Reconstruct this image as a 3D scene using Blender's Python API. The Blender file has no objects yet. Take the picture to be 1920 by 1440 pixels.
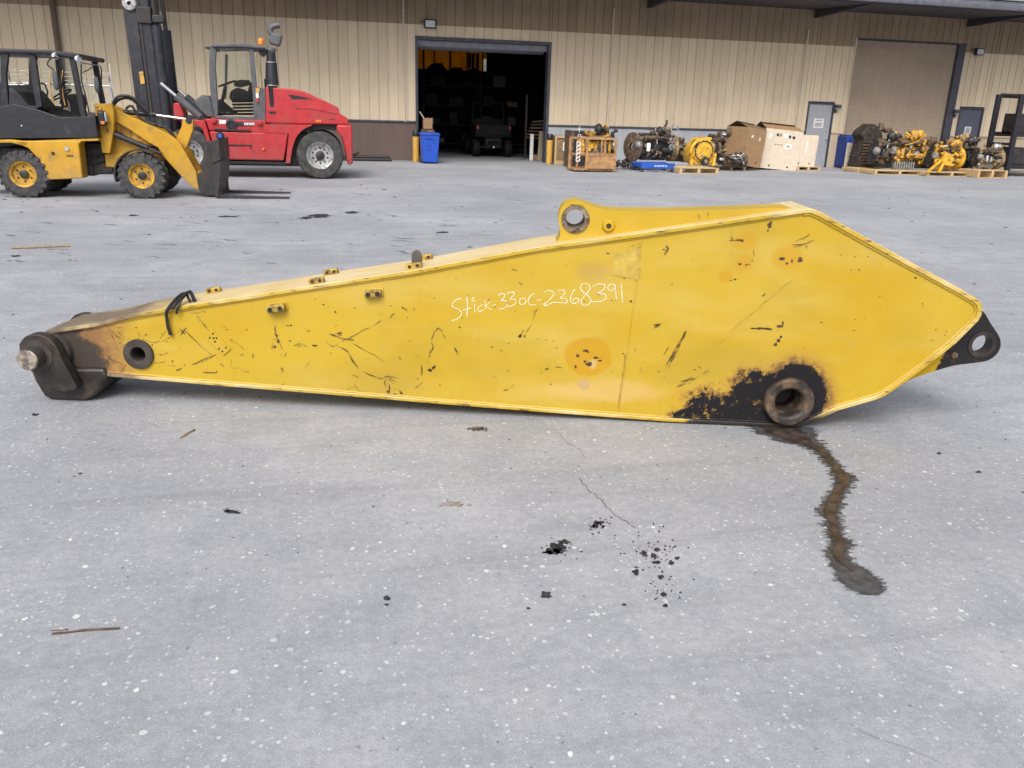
import bpy, bmesh, math, random
import numpy as np
from mathutils import Vector, Matrix, Quaternion
from mathutils.geometry import tessellate_polygon
R = math.radians
scn = bpy.context.scene
col = scn.collection

# ------------------------------------------------------------------ camera
F, TH, RO, YAW, EYE, WALL = 1545.2255, R(18.2602), R(1.68137), R(12.7824), 1.6, 28.0448
def ray(px, py):
    x = (px-960)/F; y = (py-720)/F
    c, s = math.cos(RO), math.sin(RO); x, y = c*x+s*y, -s*x+c*y
    d = (x, math.cos(TH)-y*math.sin(TH), -math.sin(TH)-y*math.cos(TH))
    cy, sy = math.cos(YAW), math.sin(YAW)
    return Vector((d[0]*cy+d[1]*sy, -d[0]*sy+d[1]*cy, d[2]))
EYEP = Vector((0, 0, EYE))
def G(px, py, z=0.0):                       # pixel -> point on the ground (or level z)
    d = ray(px, py); return EYEP + d*((z-EYE)/d.z)
def on_plane(P, n, px, py):                 # pixel -> point on a vertical plane
    d = ray(px, py); return EYEP + d*((P-EYEP).dot(n)/d.dot(n))
def WL(px, py, off=0.0):                    # pixel -> point on the warehouse wall
    d = ray(px, py); return EYEP + d*((WALL-off)/d.y)

cam = bpy.data.cameras.new('camera'); camo = bpy.data.objects.new('camera', cam); col.objects.link(camo)
fw = ray(960, 720).normalized(); rt = (ray(961, 720)-ray(960, 720)).normalized(); up = -(ray(960, 721)-ray(960, 720)).normalized()
M4 = Matrix((rt, up, -fw)).transposed().to_4x4(); M4.translation = EYEP
camo.matrix_world = M4
cam.sensor_width = 36; cam.lens = F/1920*36; cam.clip_start = 0.05; cam.clip_end = 2000
scn.camera = camo

# ------------------------------------------------------------------ light
SUN_EL, SUN_AZ = R(47), R(203)              # azimuth clockwise from +Y
SKY_STRENGTH, SUN_STRENGTH, EXPOSURE = 0.15, 1.2, 0.31
w = bpy.data.worlds.new('World'); scn.world = w; w.use_nodes = True
nt = w.node_tree; nt.nodes.clear()
sky = nt.nodes.new('ShaderNodeTexSky'); sky.sky_type = 'NISHITA'; sky.sun_disc = False
sky.sun_elevation = SUN_EL; sky.sun_rotation = SUN_AZ; sky.dust_density = 6; sky.air_density = 1.0; sky.ozone_density = 1.0
hs = nt.nodes.new('ShaderNodeHueSaturation'); hs.inputs['Saturation'].default_value = 0.42
bg = nt.nodes.new('ShaderNodeBackground'); bg.inputs['Strength'].default_value = SKY_STRENGTH
ow = nt.nodes.new('ShaderNodeOutputWorld')
nt.links.new(sky.outputs[0], hs.inputs['Color']); nt.links.new(hs.outputs[0], bg.inputs['Color']); nt.links.new(bg.outputs[0], ow.inputs['Surface'])
sl = bpy.data.lights.new('sun', 'SUN'); sl.energy = SUN_STRENGTH; sl.angle = R(30); sl.color = (1, .98, .95)
so = bpy.data.objects.new('sun', sl); col.objects.link(so)
sd = Vector((math.sin(SUN_AZ)*math.cos(SUN_EL), math.cos(SUN_AZ)*math.cos(SUN_EL), math.sin(SUN_EL)))
so.rotation_euler = (-sd).to_track_quat('-Z', 'Y').to_euler(); so.location = (0, 0, 30)
vs = scn.view_settings; vs.view_transform = 'Standard'; vs.look = 'None'; vs.gamma = 1; vs.exposure = EXPOSURE; vs.use_curve_mapping = False
scn.render.engine = 'CYCLES'

# ------------------------------------------------------------------ material helpers
class NT:
    def __init__(s, name):
        s.m = bpy.data.materials.new(name); s.m.use_nodes = True; s.t = s.m.node_tree
        s.b = s.t.nodes['Principled BSDF']; s.o = s.t.nodes['Material Output']
        s.tc = s.t.nodes.new('ShaderNodeTexCoord')
    def put(s, sock, v):
        if hasattr(v, 'is_output'): s.t.links.new(v, sock)
        elif isinstance(v, (tuple, list)) and len(v) == 3 and sock.type == 'RGBA': sock.default_value = (*v, 1)
        else: sock.default_value = v
    def co(s, scale=(1, 1, 1), which='Object', rot=(0, 0, 0)):
        n = s.t.nodes.new('ShaderNodeMapping'); n.inputs['Scale'].default_value = scale; n.inputs['Rotation'].default_value = rot
        s.t.links.new(s.tc.outputs[which], n.inputs[0]); return n.outputs[0]
    def noise(s, scale, detail=4, vec=None, rough=.55, dist=0.):
        n = s.t.nodes.new('ShaderNodeTexNoise'); n.inputs['Scale'].default_value = scale; n.inputs['Detail'].default_value = detail
        n.inputs['Roughness'].default_value = rough; n.inputs['Distortion'].default_value = dist
        s.t.links.new(vec if vec is not None else s.tc.outputs['Object'], n.inputs['Vector']); return n.outputs['Fac']
    def voro(s, scale, vec=None, feature='F1', out='Distance', rnd=1.):
        n = s.t.nodes.new('ShaderNodeTexVoronoi'); n.feature = feature; n.inputs['Scale'].default_value = scale; n.inputs['Randomness'].default_value = rnd
        s.t.links.new(vec if vec is not None else s.tc.outputs['Object'], n.inputs['Vector']); return n.outputs[out]
    def math(s, op, a, b=0., c=0., clamp=False):
        n = s.t.nodes.new('ShaderNodeMath'); n.operation = op; n.use_clamp = clamp
        s.put(n.inputs[0], a); s.put(n.inputs[1], b); s.put(n.inputs[2], c); return n.outputs[0]
    def map(s, v, a, b, c=0., d=1., smooth=True):
        n = s.t.nodes.new('ShaderNodeMapRange'); n.interpolation_type = 'SMOOTHSTEP' if smooth else 'LINEAR'
        s.put(n.inputs['Value'], v)
        for k, q in zip(('From Min', 'From Max', 'To Min', 'To Max'), (a, b, c, d)): n.inputs[k].default_value = q
        return n.outputs[0]
    def mix(s, f, a, b, mode='MIX'):
        n = s.t.nodes.new('ShaderNodeMix'); n.data_type = 'RGBA'; n.blend_type = mode
        s.put(n.inputs[0], f); s.put(n.inputs[6], a); s.put(n.inputs[7], b); return n.outputs[2]
    def sep(s, v):
        n = s.t.nodes.new('ShaderNodeSeparateXYZ'); s.t.links.new(v, n.inputs[0]); return n.outputs
    def bump(s, h, strength=.3, dist=.01):
        n = s.t.nodes.new('ShaderNodeBump'); n.inputs['Strength'].default_value = strength; n.inputs['Distance'].default_value = dist
        s.t.links.new(h, n.inputs['Height']); s.t.links.new(n.outputs[0], s.b.inputs['Normal'])
    def done(s, colr=None, rough=None, metal=None, spec=None):
        if colr is not None: s.put(s.b.inputs['Base Color'], colr)
        if rough is not None: s.put(s.b.inputs['Roughness'], rough)
        if metal is not None: s.put(s.b.inputs['Metallic'], metal)
        if spec is not None: s.b.inputs['Specular IOR Level'].default_value = spec
        return s.m
def gm(name, c, rough=.5, metal=0, var=.18, vs=6., dirt=None, bump=0., bs=40., spec=.5, mud=None):
    """plain coat with mottling, optional dirt (colour, amount 0..1, scale) and fine relief"""
    n = NT(name)
    v = n.map(n.noise(vs, 5), .3, .7, 1-var, 1+var)
    cc = n.mix(1, (c[0], c[1], c[2]), n_rgb(n, v), 'MULTIPLY')
    rr = n.map(n.noise(vs*2.3, 4), .3, .7, max(rough-.1, .04), min(rough+.12, 1))
    if dirt:
        dc, am, ds = dirt
        mk = n.map(n.noise(ds, 6, rough=.65), 1-am-.14, 1-am+.12)
        cc = n.mix(mk, cc, dc); rr = n.mix(mk, n_rgb(n, rr), (.9, .9, .9))
    if mud:
        zz = n.sep(n.tc.outputs['Object'])[2]; mk = n.math('MULTIPLY', n.map(n.math('ADD', zz, n.math('MULTIPLY', n.math('SUBTRACT', n.noise(7, 6, rough=.7), .5), .9)), .20, .85, .75, 0), .5)
        cc = n.mix(mk, cc, mud); st = n.noise(2, 5, n.co((16, 16, 1.2)), .65); cc = n.mix(n.map(st, .58, .75, 0, .35), cc, tuple(v*.6 for v in mud))
    if bump: n.bump(n.noise(bs, 5), bump, .006)
    return n.done(cc, rr, metal, spec)
def n_rgb(n, v):
    q = n.t.nodes.new('ShaderNodeCombineColor')
    for i in range(3): n.t.links.new(v, q.inputs[i])
    return q.outputs[0]

MT = {}
RUST = (.10, .045, .02); DIRT = (.075, .055, .04)
MT['black'] = gm('black_paint', (.016, .017, .023), .42, dirt=((.05, .05, .052), .30, 5))
MT['dark'] = gm('dark_steel', (.03, .031, .035), .5, .3, dirt=(DIRT, .42, 7))
MT['bay'] = gm('bay_shade', (.009, .009, .010), .7, spec=.2)  # near-black for things in the bay: interior shade put into the colour
MT['mast'] = gm('mast_paint', (.020, .022, .032), .4, dirt=((.06, .058, .06), .36, 4))
MT['rubber'] = gm('tyre_rubber', (.036, .036, .038), .85, dirt=((.085, .082, .08), .44, 9), bump=.4)
MT['rubber_hose'] = gm('hose_rubber', (.014, .014, .016), .5)
MT['loader_yellow'] = gm('loader_yellow', (.50, .27, .012), .42, dirt=((.22, .15, .07), .34, 4), var=.1, mud=(.26, .19, .11))
MT['rim_yellow'] = gm('rim_yellow', (.50, .28, .02), .5, dirt=((.20, .12, .06), .42, 9))
MT['red'] = gm('forklift_red', (.42, .026, .032), .42, dirt=((.22, .06, .055), .36, 3), var=.12, mud=(.20, .10, .085))
MT['grey_cab'] = gm('grey_cab', (.085, .09, .10), .5)
MT['silver'] = gm('silver_rim', (.42, .42, .43), .45, .4, dirt=(DIRT, .40, 14))
MT['chrome'] = gm('chrome_rod', (.75, .76, .78), .2, .9, var=.05)
MT['amber'] = gm('amber_lens', (.65, .20, .02), .25)
MT['white'] = gm('white_coat', (.72, .72, .70), .5, var=.06)
MT['blue'] = gm('blue_plastic', (.012, .075, .46), .4, var=.08)
MT['blue_steel'] = gm('blue_steel', (.016, .085, .42), .45, dirt=(DIRT, .36, 9))
MT['navy'] = gm('navy_plastic', (.012, .045, .24), .5)
MT['yellow_post'] = gm('bollard_yellow', (.62, .36, .06), .6, dirt=((.2, .12, .06), .42, 6))
MT['wood'] = None
MT['card'] = gm('cardboard', (.30, .185, .095), .85, var=.1, dirt=((.2, .12, .06), .34, 3))
MT['card_pale'] = gm('pale_cardboard', (.60, .51, .40), .85, var=.05, dirt=((.45, .37, .27), .34, 2))
MT['card_dark'] = gm('dark_cardboard', (.17, .115, .07), .85, var=.12)
MT['eng_yellow'] = gm('engine_yellow', (.66, .38, .03), .5, var=.25, vs=9, dirt=((.22, .12, .04), .36, 11))
MT['eng_gold'] = gm('engine_gold', (.58, .31, .045), .55, var=.3, vs=9, dirt=((.15, .08, .035), .46, 8))
MT['eng_tan'] = gm('engine_tan', (.34, .235, .12), .7, var=.35, vs=9, dirt=((.10, .07, .045), .46, 8))
MT['eng_rust'] = gm('engine_rust', (.15, .10, .06), .75, var=.4, vs=9, dirt=((.055, .04, .03), .48, 8))
MT['eng_dark'] = gm('engine_dark', (.028, .029, .032), .45, .2, var=.3, vs=9, dirt=((.12, .11, .10), .38, 9))
MT['alu'] = gm('cast_aluminium', (.45, .46, .47), .45, .6, dirt=((.14, .12, .10), .42, 9))
MT['orange'] = gm('cage_orange', (.43, .235, .10), .65, dirt=((.24, .14, .07), .46, 5))
MT['brownboard'] = gm('brown_board', (.25, .165, .085), .8, var=.2)
MT['paper'] = gm('paper_label', (.70, .71, .70), .7, var=.03)
MT['inkgrey'] = gm('grey_print', (.16, .16, .17), .7, var=.03)
MT['inkblack'] = gm('black_print', (.03, .03, .03), .7, var=.03)
MT['seat'] = gm('seat_fabric', (.02, .02, .023), .8)
MT['stud'] = gm('stud_paint', (.46, .32, .045), .6, var=.3, vs=22, dirt=((.13, .075, .035), .46, 24))
MT['lampglass'] = gm('lamp_lens', (.55, .58, .62), .25, var=.04)
n = NT('raw_wood')
v = n.noise(3, 6, n.co((6, 40, 40)), .6)
MT['wood'] = n.done(n.mix(n.map(v, .3, .7), (.42, .28, .13), (.56, .41, .22)), .8)
n = NT('grey_wood')
v = n.noise(3, 6, n.co((6, 40, 40)), .6)
MT['greywood'] = n.done(n.mix(n.map(v, .3, .7), (.20, .155, .11), (.36, .29, .20)), .85)
# thin glass: mostly see-through with a sky sheen
n = NT('cab_glass')
tr = n.t.nodes.new('ShaderNodeBsdfTransparent'); tr.inputs[0].default_value = (.97, .985, .98, 1)
gl = n.t.nodes.new('ShaderNodeBsdfGlossy'); gl.inputs['Roughness'].default_value = .04
lw = n.t.nodes.new('ShaderNodeFresnel'); lw.inputs[0].default_value = 1.45
ms = n.t.nodes.new('ShaderNodeMixShader')
n.t.links.new(lw.outputs[0], ms.inputs[0]); n.t.links.new(tr.outputs[0], ms.inputs[1]); n.t.links.new(gl.outputs[0], ms.inputs[2]); n.t.links.new(ms.outputs[0], n.o.inputs['Surface'])
MT['glass'] = n.m

# ------------------------------------------------------------------ mesh helpers
class MB:
    def __init__(s): s.v = []; s.f = []
    def add(s, vs, fs):
        k = len(s.v); s.v += [tuple(p) for p in vs]; s.f += [tuple(i+k for i in f) for f in fs]; return s
    def box(s, x0, x1, y0, y1, z0, z1):
        return s.add([(x0,y0,z0),(x1,y0,z0),(x1,y1,z0),(x0,y1,z0),(x0,y0,z1),(x1,y0,z1),(x1,y1,z1),(x0,y1,z1)],
                     [(0,3,2,1),(4,5,6,7),(0,1,5,4),(1,2,6,5),(2,3,7,6),(3,0,4,7)])
    def obox(s, c, size, rot=None):
        m = rot if rot is not None else Matrix.Identity(3); c = Vector(c)
        q = [c + m @ Vector((sx*size[0]/2, sy*size[1]/2, sz*size[2]/2)) for sz in (-1, 1) for sx, sy in ((-1,-1),(1,-1),(1,1),(-1,1))]
        return s.add(q, [(0,3,2,1),(4,5,6,7),(0,1,5,4),(1,2,6,5),(2,3,7,6),(3,0,4,7)])
    def bar(s, p0, p1, w, d):               # rectangular bar from p0 to p1 (w in-plane xz, d along y)
        p0 = Vector(p0); p1 = Vector(p1); a = (p1-p0); L = a.length; a.normalize()
        y = Vector((0, 1, 0)) if abs(a.y) < .9 else Vector((1, 0, 0))
        b = a.cross(y).normalized(); y = b.cross(a)
        m = Matrix((a, y, b)).transposed()
        return s.obox((p0+p1)/2, (L, d, w), m)
    def prism(s, pts, y0, y1, holes=()):    # outline in (x, z) extruded along y
        loops = [list(pts)]+[list(h) for h in holes]
        allp = [p for l in loops for p in l]; N = len(allp)
        vs = [(p[0], y0, p[1]) for p in allp]+[(p[0], y1, p[1]) for p in allp]; fs = []
        if holes:
            for t in tessellate_polygon([[Vector((p[0], p[1], 0)) for p in l] for l in loops]):
                fs.append(tuple(t)); fs.append(tuple(i+N for i in reversed(t)))
        else:
            fs.append(tuple(range(N))); fs.append(tuple(range(2*N-1, N-1, -1)))
        k = 0
        for l in loops:
            n_ = len(l)
            for i in range(n_): j = (i+1) % n_; fs.append((k+i, k+j, k+j+N, k+i+N))
            k += n_
        return s.add(vs, fs)
    def cyl(s, p0, p1, r0, r1=None, seg=18, cap=True):
        r1 = r0 if r1 is None else r1
        return s.lathe([(0, 0), (r0, 0), (r1, (Vector(p1)-Vector(p0)).length), (0, (Vector(p1)-Vector(p0)).length)] if cap else [(r0, 0), (r1, (Vector(p1)-Vector(p0)).length)], p0, Vector(p1)-Vector(p0), seg)
    def lathe(s, prof, o, axis, seg=24):
        o = Vector(o); a = Vector(axis).normalized()
        e = Vector((0, 0, 1)) if abs(a.z) < .9 else Vector((1, 0, 0))
        u = a.cross(e).normalized(); v = a.cross(u)
        vs = []; idx = []
        for r, h in prof:
            if r < 1e-6: idx.append([len(vs)]*seg); vs.append(o+a*h)
            else:
                idx.append(list(range(len(vs), len(vs)+seg)))
                for k in range(seg): t = 2*math.pi*k/seg; vs.append(o+a*h+(u*math.cos(t)+v*math.sin(t))*r)
        fs = []
        for A, B in zip(idx, idx[1:]):
            for k in range(seg):
                j = (k+1) % seg; q = [A[k], A[j], B[j], B[k]]; qq = []
                for i in q:
                    if i not in qq: qq.append(i)
                if len(qq) > 2: fs.append(tuple(qq))
        return s.add(vs, fs)
    def tube(s, path, r, seg=8, cap=True):
        P = [Vector(p) for p in path]; N = len(P); rr = r if isinstance(r, (list, tuple)) else [r]*N
        T = [(P[min(i+1, N-1)]-P[max(i-1, 0)]).normalized() for i in range(N)]
        e = Vector((0, 0, 1)) if abs(T[0].z) < .9 else Vector((1, 0, 0)); u = T[0].cross(e).normalized()
        vs = []; fs = []
        for i in range(N):
            u = (u-T[i]*u.dot(T[i])).normalized(); v = T[i].cross(u)
            for k in range(seg): a = 2*math.pi*k/seg; vs.append(P[i]+(u*math.cos(a)+v*math.sin(a))*rr[i])
        for i in range(N-1):
            for k in range(seg): j = (k+1) % seg; fs.append((i*seg+k, i*seg+j, (i+1)*seg+j, (i+1)*seg+k))
        if cap: fs.append(tuple(range(seg-1, -1, -1))); fs.append(tuple((N-1)*seg+k for k in range(seg)))
        return s.add(vs, fs)
    def build(s, name, m, parent=None, bevel=0., smooth=40, seg=2):
        me = bpy.data.meshes.new(name); me.from_pydata(s.v, [], s.f)
        bm = bmesh.new(); bm.from_mesh(me); bmesh.ops.recalc_face_normals(bm, faces=bm.faces); bm.to_mesh(me); bm.free()
        if smooth: me.shade_smooth(); me.set_sharp_from_angle(angle=R(smooth))
        me.materials.append(m)
        o = bpy.data.objects.new(name, me); col.objects.link(o)
        if parent is not None: o.parent = parent
        if bevel:
            b = o.modifiers.new('bevel', 'BEVEL'); b.width = bevel; b.segments = seg; b.limit_method = 'ANGLE'; b.angle_limit = R(35); b.harden_normals = False
        return o
def tag(o, label=None, cat=None, group=None, kind=None):
    for k, v in (('label', label), ('category', cat), ('group', group), ('kind', kind)):
        if v: o[k] = v
    return o
def thing(name, label, cat, loc=(0, 0, 0), rz=0., group=None):
    o = bpy.data.objects.new(name, None); col.objects.link(o); o.location = loc; o.rotation_euler = (0, 0, rz); o.empty_display_size = .2
    return tag(o, label, cat, group)
def spline(pts, n=6):                       # Catmull-Rom through points of any dimension
    P = [np.array(p, float) for p in pts]
    if len(P) < 3: return [tuple(P[0]+(P[-1]-P[0])*i/n) for i in range(n+1)]
    Q = [2*P[0]-P[1]]+P+[2*P[-1]-P[-2]]; out = []
    for i in range(1, len(Q)-2):
        for k in range(n):
            t = k/n; a, b, c, d = Q[i-1:i+3]
            out.append(tuple(.5*((2*b)+(c-a)*t+(2*a-5*b+4*c-d)*t*t+(3*b-a-3*c+d)*t**3)))
    return out+[tuple(P[-1])]
def circ(cx, cz, r, n=24, rz=None):
    return [(cx+r*math.cos(2*math.pi*k/n), cz+(rz or r)*math.sin(2*math.pi*k/n)) for k in range(n)]
class Frame:
    """a vertical working plane standing on the ground: x along it, y behind it, z up"""
    def __init__(s, p0, p1):
        s.A = G(*p0); B = G(*p1); s.t = (B-s.A).normalized(); s.n = Vector((s.t.y, -s.t.x, 0)); s.rz = math.atan2(s.t.y, s.t.x)
    def __call__(s, px, py, y=0.):
        P = on_plane(s.A-s.n*y, s.n, px, py); return ((P-s.A).dot(s.t), P.z)
    def P3(s, px, py, y=0.):
        x, z = s(px, py, y); return (x, y, z)
    def poly(s, pts, y=0., o=(0, 0), k=1.):
        return [s(o[0]+a*k, o[1]+b*k, y) for a, b in pts]
def ribbon(mb, pts3, wid, nrm, rnd=None, taper=True):
    """flat strip along pts3 facing nrm, with uneven width"""
    P = [Vector(p) for p in pts3]; N = len(P); nrm = Vector(nrm); vs = []; fs = []
    for i in range(N):
        T = (P[min(i+1, N-1)]-P[max(i-1, 0)]); T = T.normalized() if T.length > 1e-9 else Vector((1, 0, 0))
        s_ = T.cross(nrm).normalized(); w_ = wid*(rnd.uniform(.55, 1.25) if rnd else 1)
        if taper and (i == 0 or i == N-1): w_ *= .25
        vs += [P[i]+s_*w_/2, P[i]-s_*w_/2]
    for i in range(N-1): fs.append((2*i, 2*i+1, 2*i+3, 2*i+2))
    mb.add(vs, fs)
# ------------------------------------------------------------------ ground
n = NT('yard_concrete')
wob = n.t.nodes.new('ShaderNodeVectorMath'); wob.operation = 'MULTIPLY_ADD'
nz = n.t.nodes.new('ShaderNodeTexNoise'); nz.inputs['Scale'].default_value = 45; nz.inputs['Detail'].default_value = 3
n.t.links.new(n.tc.outputs['Object'], nz.inputs['Vector']); n.t.links.new(nz.outputs['Color'], wob.inputs[0])
wob.inputs[1].default_value = (.02, .02, 0); n.t.links.new(n.tc.outputs['Object'], wob.inputs[2]); wv = wob.outputs[0]
base = n.mix(n.map(n.noise(.45, 6, rough=.62), .32, .68), (.275, .284, .308), (.365, .373, .396))
base = n.mix(n.map(n.noise(3.2, 5, rough=.6), .38, .70, 0, .55), base, (.245, .262, .292))
base = n.mix(n.map(n.noise(1.1, 5, n.co((.35, 1.6, 1), rot=(0, 0, .22)), .7), .56, .74, 0, .55), base, (.205, .212, .230))   # tyre scuff and damp
base = n.mix(n.map(n.noise(.22, 3), .5, .75, 0, .5), base, (.42, .42, .432))
grain = n.noise(170, 3, rough=.7)
base = n.mix(1, base, n_rgb(n, n.map(grain, .25, .75, .83, 1.17)), 'MULTIPLY')
base = n.mix(1, base, n_rgb(n, n.map(n.noise(28, 4, rough=.7), .3, .7, .90, 1.09)), 'MULTIPLY')
def specks(base, sc, lo, big, colr, amt=1.):
    vec = n.t.nodes.new('ShaderNodeVectorMath'); vec.operation = 'MULTIPLY'; vec.inputs[1].default_value = (1, 1, 0); n.t.links.new(wv, vec.inputs[0])
    d = n.voro(sc, vec.outputs[0]); c = n.sep(n.voro(sc, vec.outputs[0], out='Color'))
    thr = n.map(c[0], lo, 1., 0., big, False)
    mk = n.math('MULTIPLY', n.math('LESS_THAN', d, thr), n.map(c[1], 0, 1, .35*amt, amt, False))
    return n.mix(mk, base, colr), mk
base = n.mix(n.map(n.noise(2.2, 5, n.co((.12, 2.6, 1), rot=(0, 0, -.30)), .65), .52, .70, 0, .40), base, (.20, .206, .225))      # faint wheel tracks
base = n.mix(n.map(n.noise(9, 6, rough=.72), .56, .72, 0, .38), base, (.43, .432, .445))          # worn, exposed aggregate
base, m1 = specks(base, 19, .76, .20, (.70, .70, .70), .9)
base, m2 = specks(base, 46, .52, .32, (.62, .62, .63), .8)
base, m4 = specks(base, 120, .5, .36, (.56, .56, .57), .6)
base, m3 = specks(base, 30, .90, .22, (.10, .10, .11), .8)
n.bump(n.math('ADD', n.math('MULTIPLY', grain, .5), n.noise(60, 4)), .34, .006)
MT['ground'] = n.done(base, n.map(n.noise(5, 5), .3, .7, .62, .86), spec=.3)
gv, gf = [], []
ground = MB().add([(-220, -60, 0), (260, -60, 0), (260, 320, 0), (-220, 320, 0)], [(0, 1, 2, 3)]).build('ground', MT['ground'], smooth=0)
tag(ground, kind='structure')
# oil trail running away from the lower pivot, ragged row by row
MT['damp'] = gm('damp_concrete', (.058, .057, .063), .5, var=.35, vs=30)
n = NT('oil_film')
cc = n.mix(n.map(n.noise(14, 5), .4, .62), (.030, .022, .020), (.072, .052, .043))
MT['oil'] = n.done(cc, n.map(n.noise(30, 3), .3, .7, .34, .55), spec=.3)
MT['oil_black'] = gm('old_oil', (.034, .034, .040), .6, var=.5, vs=30, spec=.2)
trail = [(798,1398,1532),(806,1402,1536),(812,1412,1536),(818,1440,1537),(826,1448,1542),(834,1495,1546),(845,1522,1556),(858,1538,1562),(870,1550,1570),(880,1556,1584),(890,1556,1602),(898,1558,1608),(906,1562,1600),(915,1560,1592),
         (930,1550,1586),(945,1540,1580),(958,1533,1578),(966,1536,1574),(975,1546,1574),(990,1548,1581),(1004,1551,1578),(1012,1556,1590),(1020,1556,1598),(1032,1550,1592),(1045,1548,1594),(1058,1553,1606),(1070,1560,1630),(1082,1562,1645),(1092,1568,1655),(1102,1584,1662),(1110,1602,1660),(1118,1622,1650)]
def trail_mesh(z, inset, seed, y0, y1, step=.8):
    rn = random.Random(seed); m = MB(); ys = [t[0] for t in trail]; y = y0; wl = wr = 0.; k = 0
    while y < y1:
        l = np.interp(y, ys, [t[1] for t in trail]); r = np.interp(y, ys, [t[2] for t in trail])
        ins = inset+(max(0, y-1030)/(y1-1030))**1.5*.5 if inset > .1 and y1 > 1030 and y > 1030 else inset
        wl = .5*wl+rn.uniform(-4, 4); wr = .5*wr+rn.uniform(-4, 4)
        ol = rn.uniform(3, 13) if rn.random() < .28 else 0; orr = rn.uniform(3, 13) if rn.random() < .28 else 0      # thin fingers along the trowel marks
        a = l+ins*(r-l)+(wl-ol)*(1 if inset < .1 else .5); b = r-ins*(r-l)+(wr+orr)*(1 if inset < .1 else .5)
        if b-a > 2:
            q = [(a, y), (b, y+rn.uniform(-.2, .2)+(b-a)*.02), (b-rn.uniform(0, 3), y+step*1.15+(b-a)*.02), (a+rn.uniform(0, 3), y+step*1.15)]
            m.add([(*G(*p)[:2], z+.00002*(y-y0)) for p in q], [(0, 1, 2, 3)])
        y += step
    return m
o = trail_mesh(.0015, .06, 3, 799, 1117).build('damp_patch', MT['damp'], ground, smooth=0); o['kind'] = 'stuff'
o = trail_mesh(.0040, .24, 9, 800, 1098).build('oil_trail', MT['oil'], ground, smooth=0); o['kind'] = 'stuff'
# scattered oil drops
def blob(mb, cx, cy, rx, ry, z, rn, k=14, jag=.35):
    ph = [rn.uniform(1-jag, 1+jag*.6) for _ in range(k)]
    P = [(cx+rx*ph[i]*math.cos(2*math.pi*i/k), cy+ry*ph[i]*math.sin(2*math.pi*i/k)) for i in range(k)]
    mb.add([(*G(*p)[:2], z) for p in P], [tuple(range(k))])
dr = MB(); rn = random.Random(12)
for x, y, rx, ry in [(435,960,9,4),(425,958,6,3),(447,962,4,2),(1044,1026,13,8),(1036,1034,16,6),(1058,1016,10,4),(1028,1036,9,3),(1050,1034,9,4),(1118,983,5,5),(1126,980,6,3),(1112,987,4,3),(1131,988,4,2),
                     (1024,1116,9,6),(725,1121,6,4.5),(725,1134,4,1.5),(1206,1038,6,4),(1225,1042,7,4.5),(1232,1031,5,3.5),(1259,1055,5,3.5),(1271,1047,4,3),(1231,1055,6,3),(1193,1073,6,5),(1239,1082,6,3.5),(1244,1115,6,4),(1248,1136,4,3.5),(1170,1134,4,2),(991,1141,3,2),
                     (66,778,6,2.5),(150,888,3,1.5),(700,950,2,1.2),(600,405,18,3),(575,409,14,2),(660,398,12,2),(30,480,8,1.5),(430,406,16,1.4),(830,436,9,1.6),(250,404,9,1.3),(1760,850,4,2),(1835,885,5,2)]:
    blob(dr, x, y, rx*1.2, ry*1.2, .0012, rn, 16, .45)
for _ in range(150):
    cx, cy, s = rn.choice([(1225,1045,38),(1225,1045,38),(1045,1028,22),(1122,985,14),(1240,1110,22),(1200,1010,60)])
    r_ = rn.uniform(.5, 1.8); blob(dr, rn.gauss(cx, s*.75), rn.gauss(cy, s*.42), r_*1.4, r_, .0012, rn, 7)
for _ in range(260):
    r_ = rn.uniform(.5, 1.5); y = 345+rn.random()**1.6*760; blob(dr, rn.uniform(0, 1920), y, r_*1.7*(1 if y > 600 else 1.8), r_*(.8 if y > 600 else .5), .0012, rn, 7)
o = dr.build('oil_drops', MT['oil_black'], ground, smooth=0); o['kind'] = 'stuff'
# hairline cracks
ck = MB(); rn = random.Random(5)
for path, wd in [([(1085,895),(1098,913),(1112,926),(1128,938),(1142,955),(1160,970),(1178,982),(1194,990)], .004), ([(1040,805),(1062,828),(1085,842),(1100,862)], .002), ([(1585,1352),(1640,1382),(1700,1402),(1765,1432)], .0012)]:
    q = [(x+rn.uniform(-2.5, 2.5), y+rn.uniform(-1.5, 1.5)) for x, y in spline(path, 5)]
    ribbon(ck, [(*G(*p)[:2], .0011) for p in q], wd, (0, 0, 1), rn)
o = ck.build('crack', gm('crack_dark', (.05, .05, .055), .95), ground, smooth=0)  # flat dark fill for the crack lines
# dark scuff streaks further up the yard
sc = MB(); rn = random.Random(15)
for _ in range(90):
    y = 345+rn.random()**1.3*150; x = rn.uniform(0, 1040 if y > 380 else 1900); L_ = rn.uniform(6, 46); q = [(x+L_*t, y+rn.uniform(-1.2, 1.2)+t*2) for t in (0, .25, .5, .75, 1)]
    ribbon(sc, [(*G(*p)[:2], .0011) for p in q], rn.uniform(.008, .05), (0, 0, 1), rn)
o = sc.build('scuff_marks', gm('scuff_grey', (.11, .112, .12), .85), ground, smooth=0); o['kind'] = 'stuff'

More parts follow.
